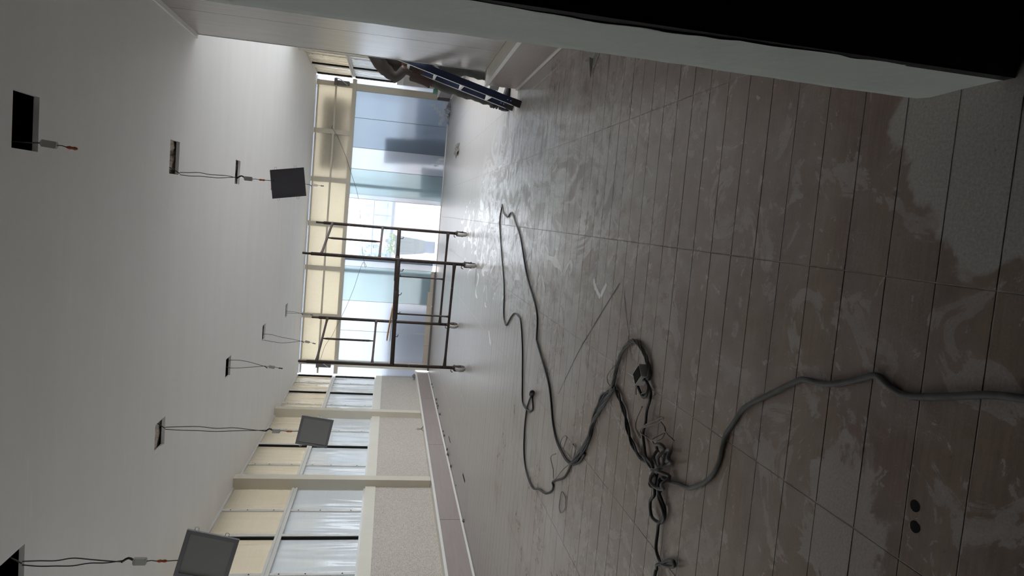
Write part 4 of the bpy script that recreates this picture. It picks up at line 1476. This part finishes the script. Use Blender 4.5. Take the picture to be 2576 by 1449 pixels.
long_c = [(0.164,7.181),(0.072,7.029),(0.028,6.759),(0.062,6.635),(0.071,6.526),(-0.021,6.288),(-0.162,5.964),(-0.457,5.562),(-0.646,5.161),(-0.752,5.014),(-0.905,4.98),(-0.939,4.937),(-1.045,4.687),(-1.137,4.487),(-1.241,4.37),(-1.359,4.276),(-1.437,4.151),(-1.465,4.004),(-1.473,3.873),(-1.444,3.743),(-1.389,3.629),(-1.301,3.534)]
bundle_d = [(-1.434,3.746),(-1.327,3.632),(-1.212,3.512),(-1.086,3.437),(-0.988,3.344),(-0.88,3.232),(-0.822,3.188),(-0.762,3.171),(-0.694,3.151),(-0.611,3.098),(-0.546,3.018),(-0.527,2.954),(-0.532,2.885),(-0.558,2.814),(-0.594,2.763),(-0.635,2.736),(-0.661,2.746)]
bundle_e = [(-1.433,3.715),(-1.329,3.595),(-1.206,3.481),(-1.132,3.455),(-1.019,3.411),(-0.893,3.313),(-0.833,3.19),(-0.814,3.143),(-0.842,3.07),(-0.886,2.983),(-0.951,2.917),(-0.994,2.848),(-1.017,2.754),(-1.01,2.654),(-1.014,2.585),(-1.028,2.544)]
coil_f = [(-0.664,2.755),(-0.702,2.839),(-0.74,2.829),(-0.755,2.782),(-0.728,2.728),(-0.686,2.719),(-0.666,2.765),(-0.698,2.706),(-0.732,2.687),(-0.794,2.711),(-0.85,2.712),(-0.908,2.742),(-0.958,2.704),(-0.996,2.677),(-1.0,2.608),(-1.018,2.556)]
gray_g = [(-1.018,2.501),(-1.008,2.434),(-0.981,2.342),(-0.963,2.27),(-0.928,2.206),(-0.877,2.135),(-0.831,2.094),(-0.777,2.068),(-0.717,2.057),(-0.675,2.045),(-0.624,2.006),(-0.563,1.961),(-0.53,1.918),(-0.484,1.843),(-0.436,1.764),(-0.393,1.69),(-0.381,1.662),(-0.375,1.604),(-0.365,1.55),(-0.343,1.489),(-0.319,1.433),(-0.304,1.401),(-0.303,1.379),(-0.315,1.35),(-0.323,1.312),(-0.32,1.273),(-0.302,1.208),(-0.283,1.148),(-0.266,1.096),(-0.258,1.061),(-0.251,1.016),(-0.235,0.93),(-0.21,0.80),(-0.20,0.62)]
twist_h = [(-1.028,2.544),(-1.076,2.55),(-1.11,2.541),(-1.146,2.57),(-1.184,2.569),(-1.206,2.535),(-1.203,2.481),(-1.167,2.437),(-1.137,2.436),(-1.118,2.476),(-1.092,2.5),(-1.052,2.493),(-1.021,2.509)]
twist_i = [(-1.028,2.508),(-1.072,2.505),(-1.102,2.471),(-1.125,2.442),(-1.171,2.445),(-1.202,2.472),(-1.247,2.479),(-1.309,2.47),(-1.343,2.436),(-1.334,2.386),(-1.308,2.326),(-1.283,2.293),(-1.275,2.31),(-1.301,2.361),(-1.336,2.403),(-1.368,2.448),(-1.393,2.459),(-1.423,2.46),(-1.6,2.47)]
knot_j = [(-1.016,2.581),(-0.988,2.525),(-0.951,2.549),(-0.925,2.569),(-0.894,2.549),(-0.88,2.512),(-0.899,2.5),(-0.939,2.517),(-0.983,2.52),(-0.938,2.47),(-0.905,2.485),(-0.881,2.458),(-0.873,2.416),(-0.895,2.401),(-0.922,2.422),(-0.966,2.49),(-1.009,2.534),(-1.045,2.531),(-1.058,2.494),(-1.042,2.444),(-1.012,2.419),(-0.982,2.427),(-0.981,2.479),(-1.009,2.534)]
knot_k = [(-1.043,2.56),(-1.051,2.594),(-1.077,2.621),(-1.097,2.612),(-1.095,2.583),(-1.072,2.56),(-1.051,2.558)]
thin_l = [(-0.946,2.475),(-0.931,2.526),(-0.916,2.593),(-0.889,2.6),(-0.854,2.566),(-0.822,2.506),(-0.818,2.461),(-0.835,2.431)]
thin_m = [(-0.792,2.761),(-0.864,2.815),(-0.907,2.811),(-0.94,2.77),(-0.915,2.744),(-0.903,2.772),(-0.858,2.682),(-0.806,2.586),(-0.773,2.532),(-0.781,2.564),(-0.813,2.627),(-0.852,2.683),(-0.899,2.733),(-0.912,2.691),(-0.894,2.606),(-0.861,2.53),(-0.829,2.511),(-0.808,2.523),(-0.793,2.547)]
thin_n = [(-1.418,3.732),(-1.413,3.833),(-1.411,3.98),(-1.347,3.96),(-1.326,3.883),(-1.374,3.908),(-1.434,3.95),(-1.425,3.749),(-1.311,3.674),(-1.31,3.731),(-1.332,3.762),(-1.337,3.702),(-1.425,3.749),(-1.529,3.874),(-1.675,4.063),(-1.646,4.168),(-1.565,4.174),(-1.498,4.059)]
thin_o = [(-0.823,3.193),(-0.814,3.265),(-0.771,3.278),(-0.687,3.179),(-0.66,3.161)]
thin_p = [(-0.692,2.8),(-0.722,2.867),(-0.767,2.866),(-0.737,2.787),(-0.706,2.734)]
thin_q = [(-1.834,3.914),(-1.812,3.953),(-1.741,3.948),(-1.695,3.921),(-1.702,3.834),(-1.768,3.831),(-1.834,3.914)]


def wav(pts, lo, hi, seed):
    rnd = random.Random(seed)
    return [(x, y, rnd.uniform(lo, hi)) for x, y in pts]


lc = floor_cable('extension_cable', 'thin black cable looping past the scaffold wheels, small plug at its end', loop_a, 0.0068, 'black_rubber')
pg = MB().lathe((-1.362, 4.955, 0.018), [(0.008, 0), (0.019, 0.012), (0.021, 0.05), (0.012, 0.066), (0.006, 0.07)], 12, (0.5, -0.5, 0))
child(pg, 'plug', M['black_rubber'], lc, True)
floor_cable('extension_cable', 'black cable bowing out to the left of the plug', loop_b, 0.0068, 'black_rubber')
floor_cable('extension_cable', 'long black cable running from the white smears to the bundle', long_c, 0.0075, 'black_rubber')
floor_cable('cable_bundle', 'twisted grey bundle arching round the black adapter', bundle_d, 0.006, 'grey_cable', twist=3, seed=3)
floor_cable('cable_bundle', 'dark twisted bundle from the long cable down to the knot', bundle_e, 0.0065, 'black_rubber', twist=2, seed=4)
floor_cable('power_lead', 'black lead coiled below the adapter and running to the knot', wav(coil_f, 0.008, 0.022, 2), 0.0065, 'black_rubber')
floor_cable('power_cable', 'thick dusty grey cable leading to the lower edge near the camera', gray_g, 0.0085, 'grey_cable')
floor_cable('twisted_cable', 'black cable folded into a long twisted eye below the knot', wav(twist_h, 0.009, 0.02, 5), 0.0072, 'black_rubber')
floor_cable('twisted_cable', 'black cable tail with a small loop at the left picture edge', wav(twist_i, 0.009, 0.022, 6), 0.0070, 'black_rubber')
floor_cable('cable_knot', 'dark knotted loops where all the cables meet', wav(knot_j, 0.012, 0.05, 7), 0.0075, 'grey_cable')
floor_cable('cable_knot', 'small single ring of cable beside the knot', wav(knot_k, 0.008, 0.014, 8), 0.0052, 'black_rubber')
floor_cable('thin_wire', 'thin grey wire bowing above the knot', wav(thin_l, 0.006, 0.03, 9), 0.0030, 'thin_wire')
floor_cable('thin_wire', 'tangled thin grey wire between adapter and knot', wav(thin_m, 0.006, 0.03, 10), 0.0030, 'thin_wire')
floor_cable('thin_wire', 'tangled thin wire curls on the end of the bundle', wav(thin_n, 0.006, 0.03, 11), 0.0030, 'thin_wire')
floor_cable('thin_wire', 'thin stray wire at the bend of the arching bundle', wav(thin_o, 0.004, 0.012, 12), 0.0026, 'thin_wire')
floor_cable('thin_wire', 'thin wire curl under the black adapter', wav(thin_p, 0.004, 0.012, 13), 0.0026, 'thin_wire')
floor_cable('thin_wire', 'separate small oval of thin wire lying on the tiles', wav(thin_q, 0.0036, 0.006, 14), 0.0024, 'thin_wire')

# adapter block
ad = tag(empty('power_adapter', (-0.655, 2.80, 0)), 'black square power adapter lying among the cables', 'adapter')
u1 = Vector((0.060, -0.062, 0)).normalized()
u2 = Vector((-u1.y, u1.x, 0))
o0 = Vector((-0.655, 2.80, 0.003)) - u1 * 0.042 - u2 * 0.032
child(MB().obox(o0, u1 * 0.084, u2 * 0.064, (0, 0, 0.040)), 'case', M['driver'], ad)
child(MB().obox(o0 + u1 * 0.006 + u2 * 0.006 + Vector((0, 0, 0.040)), u1 * 0.072, u2 * 0.052, (0, 0, 0.003)), 'top_face', M['rubber'], ad)

# wire sagging across the far wall between two roller motors
wire = [(1.86,16.235,2.70),(1.8,16.2,2.71),(1.6,16.2,2.57),(1.15,16.2,2.35),(0.74,16.2,2.19),(0.38,16.2,2.05),(0.0,16.2,1.96),(-0.47,16.2,1.89),(-1.04,16.2,1.82),(-1.28,16.2,1.77),(-1.4,16.2,1.71),(-1.44,16.2,1.73),(-1.32,16.2,1.78),(-1.52,16.2,1.85),(-1.97,16.2,1.96),(-2.46,16.2,2.12),(-2.86,16.2,2.28),(-3.16,16.2,2.4),(-3.41,16.2,2.54),(-3.71,16.2,2.62),(-3.80,16.2,2.66)]
tag(MB().tube(smooth_path(wire, 5), 0.0045, 6).build('sagging_wire', M['wire_dark'], None, True),
    'thin wire sagging in front of the far glass wall', 'wire')
for x, lab in ((2.87, 'dark shutter motor bracket at the right end of the clerestory'), (-3.89, 'dark shutter motor bracket at the left end of the clerestory')):
    mo = tag(empty('shutter_bracket', (x, FY - 0.04, 2.5)), lab, 'bracket')
    child(MB().bevbox((x - 0.05, FY - 0.12, 2.38), (x + 0.04, FY - 0.035, 2.66), 0.008), 'housing', M['steel_dark'], mo)
    child(MB().obox((x - 0.07, FY - 0.10, 2.66), (0.16, 0, 0), (0, 0.06, 0), (0, 0, 0.07)), 'mount', M['steel_dark'], mo)
    child(MB().tube([(x - 0.05, FY - 0.13, 2.42), (x + 0.06, FY - 0.13, 2.58), (x + 0.09, FY - 0.13, 2.70)], 0.010, 6), 'strut', M['tread'], mo)

# ------------------------------------------------------------------ litter and small things
def crumple(cx_, cy_, rx, ry, h, n, seed):
    rnd = random.Random(seed)
    mb = MB()
    g = []
    for a in range(n + 1):
        row = []
        for b in range(n + 1):
            u, w = a / n * 2 - 1, b / n * 2 - 1
            d = max(0, 1 - max(abs(u), abs(w)) ** 2)
            row.append((cx_ + u * rx * (1 + rnd.uniform(-0.35, 0.35)), cy_ + w * ry * (1 + rnd.uniform(-0.35, 0.35)),
                        0.002 + h * d * rnd.uniform(0.15, 1.0)))
        g.append(row)
    for a in range(n):
        for b in range(n):
            mb.quad(g[a][b], g[a + 1][b], g[a + 1][b + 1], g[a][b + 1])
    return mb


tag(crumple(1.30, 13.2, 0.12, 0.35, 0.07, 7, 31).build('crumpled_tape', M['debris']), 'dark crumpled scrap on the floor near the far glass', 'scrap')
tag(crumple(2.42, 15.95, 0.26, 0.2, 0.16, 8, 32).build('film_heap', M['film_scrap']), 'heap of torn blue-grey film in the far right corner', 'scrap')
tag(crumple(1.80, 8.5, 0.16, 0.6, 0.02, 7, 33).build('black_sheet', M['rubber']), 'black plastic sheet on the floor behind the panelled wall', 'sheet')  # low crumpled patch in plain black
tag(crumple(-4.04, 16.1, 0.05, 0.06, 0.09, 5, 34).build('dark_lump', M['debris'], None, False, (0, 0, 0.335)), 'small dark lump on the left ledge by the far corner', 'scrap')
# foil-backed angle strip poking out behind the door reveal
fs = tag(empty('foil_angle', (1.08, 4.0, 0)), 'foil-covered angle strip lying by the door reveal', 'strip')
a = Vector((0.955, 4.16, 0.003))
d = Vector((0.45, -0.52, 0.0))
s = Vector((0.76, 0.65, 0)).normalized()
child(MB().obox(a + d * 0.1, d, s * 0.07, (0, 0, 0.003)), 'flange', M['foil'], fs)
ta = MB()
ta.quad(a, a + d * 0.15 + s * 0.075, a + d * 0.15 + s * 0.07 + Vector((0, 0, 0.03)), a + Vector((0, 0, 0.004)))
ta.obox(a + d * 0.1 + s * 0.07, d, s * 0.003, (0, 0, 0.05))
child(ta, 'web', M['foil'], fs)
# gaps broken out of the floor beside the left ledge
for (x, y, w, h_, lab) in ((-3.47, 8.44, 0.018, 0.26, 'black slot broken in the floor by the near ledge'), (-3.66, 10.47, 0.012, 0.30, 'pale splinter and slot by the middle of the left ledge')):
    mb = MB().bevbox((x - w, y - h_ / 2, 0.0005), (x + w, y + h_ / 2, 0.003), 0.001)
    tag(mb.build('floor_chip', M['rubber']), lab, 'chip')
# rubble along the foot of the ledge
for k in range(16):
    y = random.uniform(7.2, 15.8)
    x = -3.955 + random.uniform(0.05, 0.14)
    s_ = random.uniform(0.012, 0.032)
    mb = MB().lathe((x, y, 0.0), [(s_ * 0.8, 0), (s_ * random.uniform(0.9, 1.2), s_ * 0.5), (s_ * 0.5, s_ * 0.95)], 6, (random.uniform(-0.2, 0.2), random.uniform(-0.2, 0.2), 1))
    tag(mb.build('rubble', M['debris']), 'small lump of plaster rubble at the foot of the left ledge', 'rubble', 'rubble along the left ledge')
# pipe holes in the nearest tiles, flat black discs for their shaded insides
hl = tag(empty('pipe_holes', (-0.58, 1.23, 0)), 'pair of dark drill holes in the nearest tiles', 'hole')
for x, y in ((-0.56, 1.235), (-0.605, 1.228)):
    child(MB().lathe((x, y, 0.0006), [(0.0135, 0), (0.0135, 0.0004)], 16), 'hole_rim', M['rubber'], hl)
# strip peeled off the left ledge
cu = tag(empty('peeled_strip', (-3.97, 11.6, 0.33)), 'edge strip curling away from the top of the left ledge', 'strip')
for (y0, dy, outx, rad, n) in ((11.95, -0.25, -0.03, 0.075, 10), (11.55, 0.3, 0.05, 0.09, 10)):
    mb = MB()
    prevp = None
    for k in range(n + 1):
        t = k / n
        a_ = t * 2.2
        p0 = Vector((-3.965 + outx * t + 0.02, y0 + dy * math.sin(a_) * 0.5, 0.335 + rad * (1 - math.cos(a_))))
        wv_ = Vector((0.032 * (1 - 0.7 * t), 0, 0.012))
        if prevp:
            mb.quad(prevp[0], p0, p0 + wv_, prevp[1])
        prevp = (p0, p0 + wv_)
    child(mb, 'curl', M['curl'], cu, True)
# green cup on the right ledge
gc = tag(empty('green_cup', (2.80, 15.55, 0.35)), 'small green plastic cup on the far right ledge', 'cup')
child(MB().lathe((2.80, 15.55, 0.351), [(0.045, 0), (0.055, 0.01), (0.058, 0.09), (0.062, 0.10), (0.054, 0.10), (0.050, 0.02)], 18), 'body', M['green'], gc, True)
child(MB().lathe((2.87, 15.60, 0.351), [(0.03, 0), (0.035, 0.02), (0.03, 0.06), (0.012, 0.075)], 12), 'lid', M['green'], gc, True)

# plaster drops smeared on the tiles
M['plaster'] = simple('white_plaster_drop', (0.86, 0.86, 0.87), 0.4, var=0.05)
M['chalk'] = simple('blue_grey_chalk', (0.12, 0.125, 0.14), 0.9, var=0.4, scale=30)


def smear_mesh(paths, w, z=0.0012):
    mb = MB()
    for pts in paths:
        path = smooth_path([(x, y, z) for x, y in pts], 4) if len(pts) > 2 else [Vector((*p, z)) for p in pts]
        n = len(path)
        prev_ = None
        for i, p in enumerate(path):
            d = path[min(i + 1, n - 1)] - path[max(i - 1, 0)]
            sd = Vector((-d.y, d.x, 0)).normalized()
            ww = w * (0.45 + 0.55 * math.sin(math.pi * (0.12 + 0.76 * i / max(1, n - 1)))) * random.uniform(0.75, 1.2)
            cur = (p + sd * ww, p - sd * ww)
            if prev_:
                mb.quad(prev_[0], prev_[1], cur[1], cur[0])
            prev_ = cur
    return mb


SPL = [
    ('large white V of plaster nearest the cable bundle', [[(-0.301,3.704),(-0.336,3.674),(-0.37,3.609),(-0.394,3.549)], [(-0.387,3.543),(-0.35,3.511),(-0.308,3.466)]], 0.018),
    ('second white V of plaster, pointing to the right', [[(-0.353,4.365),(-0.297,4.328),(-0.236,4.24)], [(-0.236,4.24),(-0.271,4.192),(-0.317,4.201)]], 0.02),
    ('white plaster smear touching the long black cable', [[(-0.339,5.665),(-0.29,5.594),(-0.246,5.523),(-0.325,5.472)]], 0.03),
    ('white plaster tick inside the cable loop', [[(-0.443,6.558),(-0.475,6.339),(-0.518,6.241)], [(-0.401,6.391),(-0.45,6.289)]], 0.03),
    ('long white plaster streak just left of the long cable', [[(-0.409,5.021),(-0.469,4.948),(-0.52,4.879)]], 0.024),
    ('short white plaster streak inside the narrow cable loop', [[(-0.284,6.991),(-0.221,6.959),(-0.203,6.895)]], 0.025),
    ('white plaster streak beside the nearest right caster', [[(-0.813,7.878),(-0.987,7.739)]], 0.016),
    ('white plaster streak in front of the left casters', [[(-1.29,7.401),(-1.368,7.289),(-1.413,7.187)]], 0.02),
    ('white plaster drop beyond the cable loop end', [[(0.021,8.116),(-0.066,8.03),(-0.112,8.077)]], 0.03),
    ('small white plaster drop between caster and cable loop', [[(-0.355,8.474),(-0.426,8.404)]], 0.02),
]
for lab, paths, w in SPL:
    tag(smear_mesh(paths, w).build('plaster_smear', M['plaster']), lab, 'plaster smear', 'plaster smears on the tiles')
tag(smear_mesh([[(-0.28,3.26),(-0.43,3.449),(-0.639,3.704),(-0.778,3.87),(-1.146,4.233)]], 0.0045, 0.0009).build('chalk_line', M['chalk']),
    'long faint blue-grey line drawn diagonally over the tiles', 'line')
tag(smear_mesh([[(-0.321,3.184),(-0.446,3.108),(-0.509,3.06),(-0.643,2.983)]], 0.003, 0.0009).build('chalk_line', M['chalk']),
    'short faint line ending at the arching cable bundle', 'line')
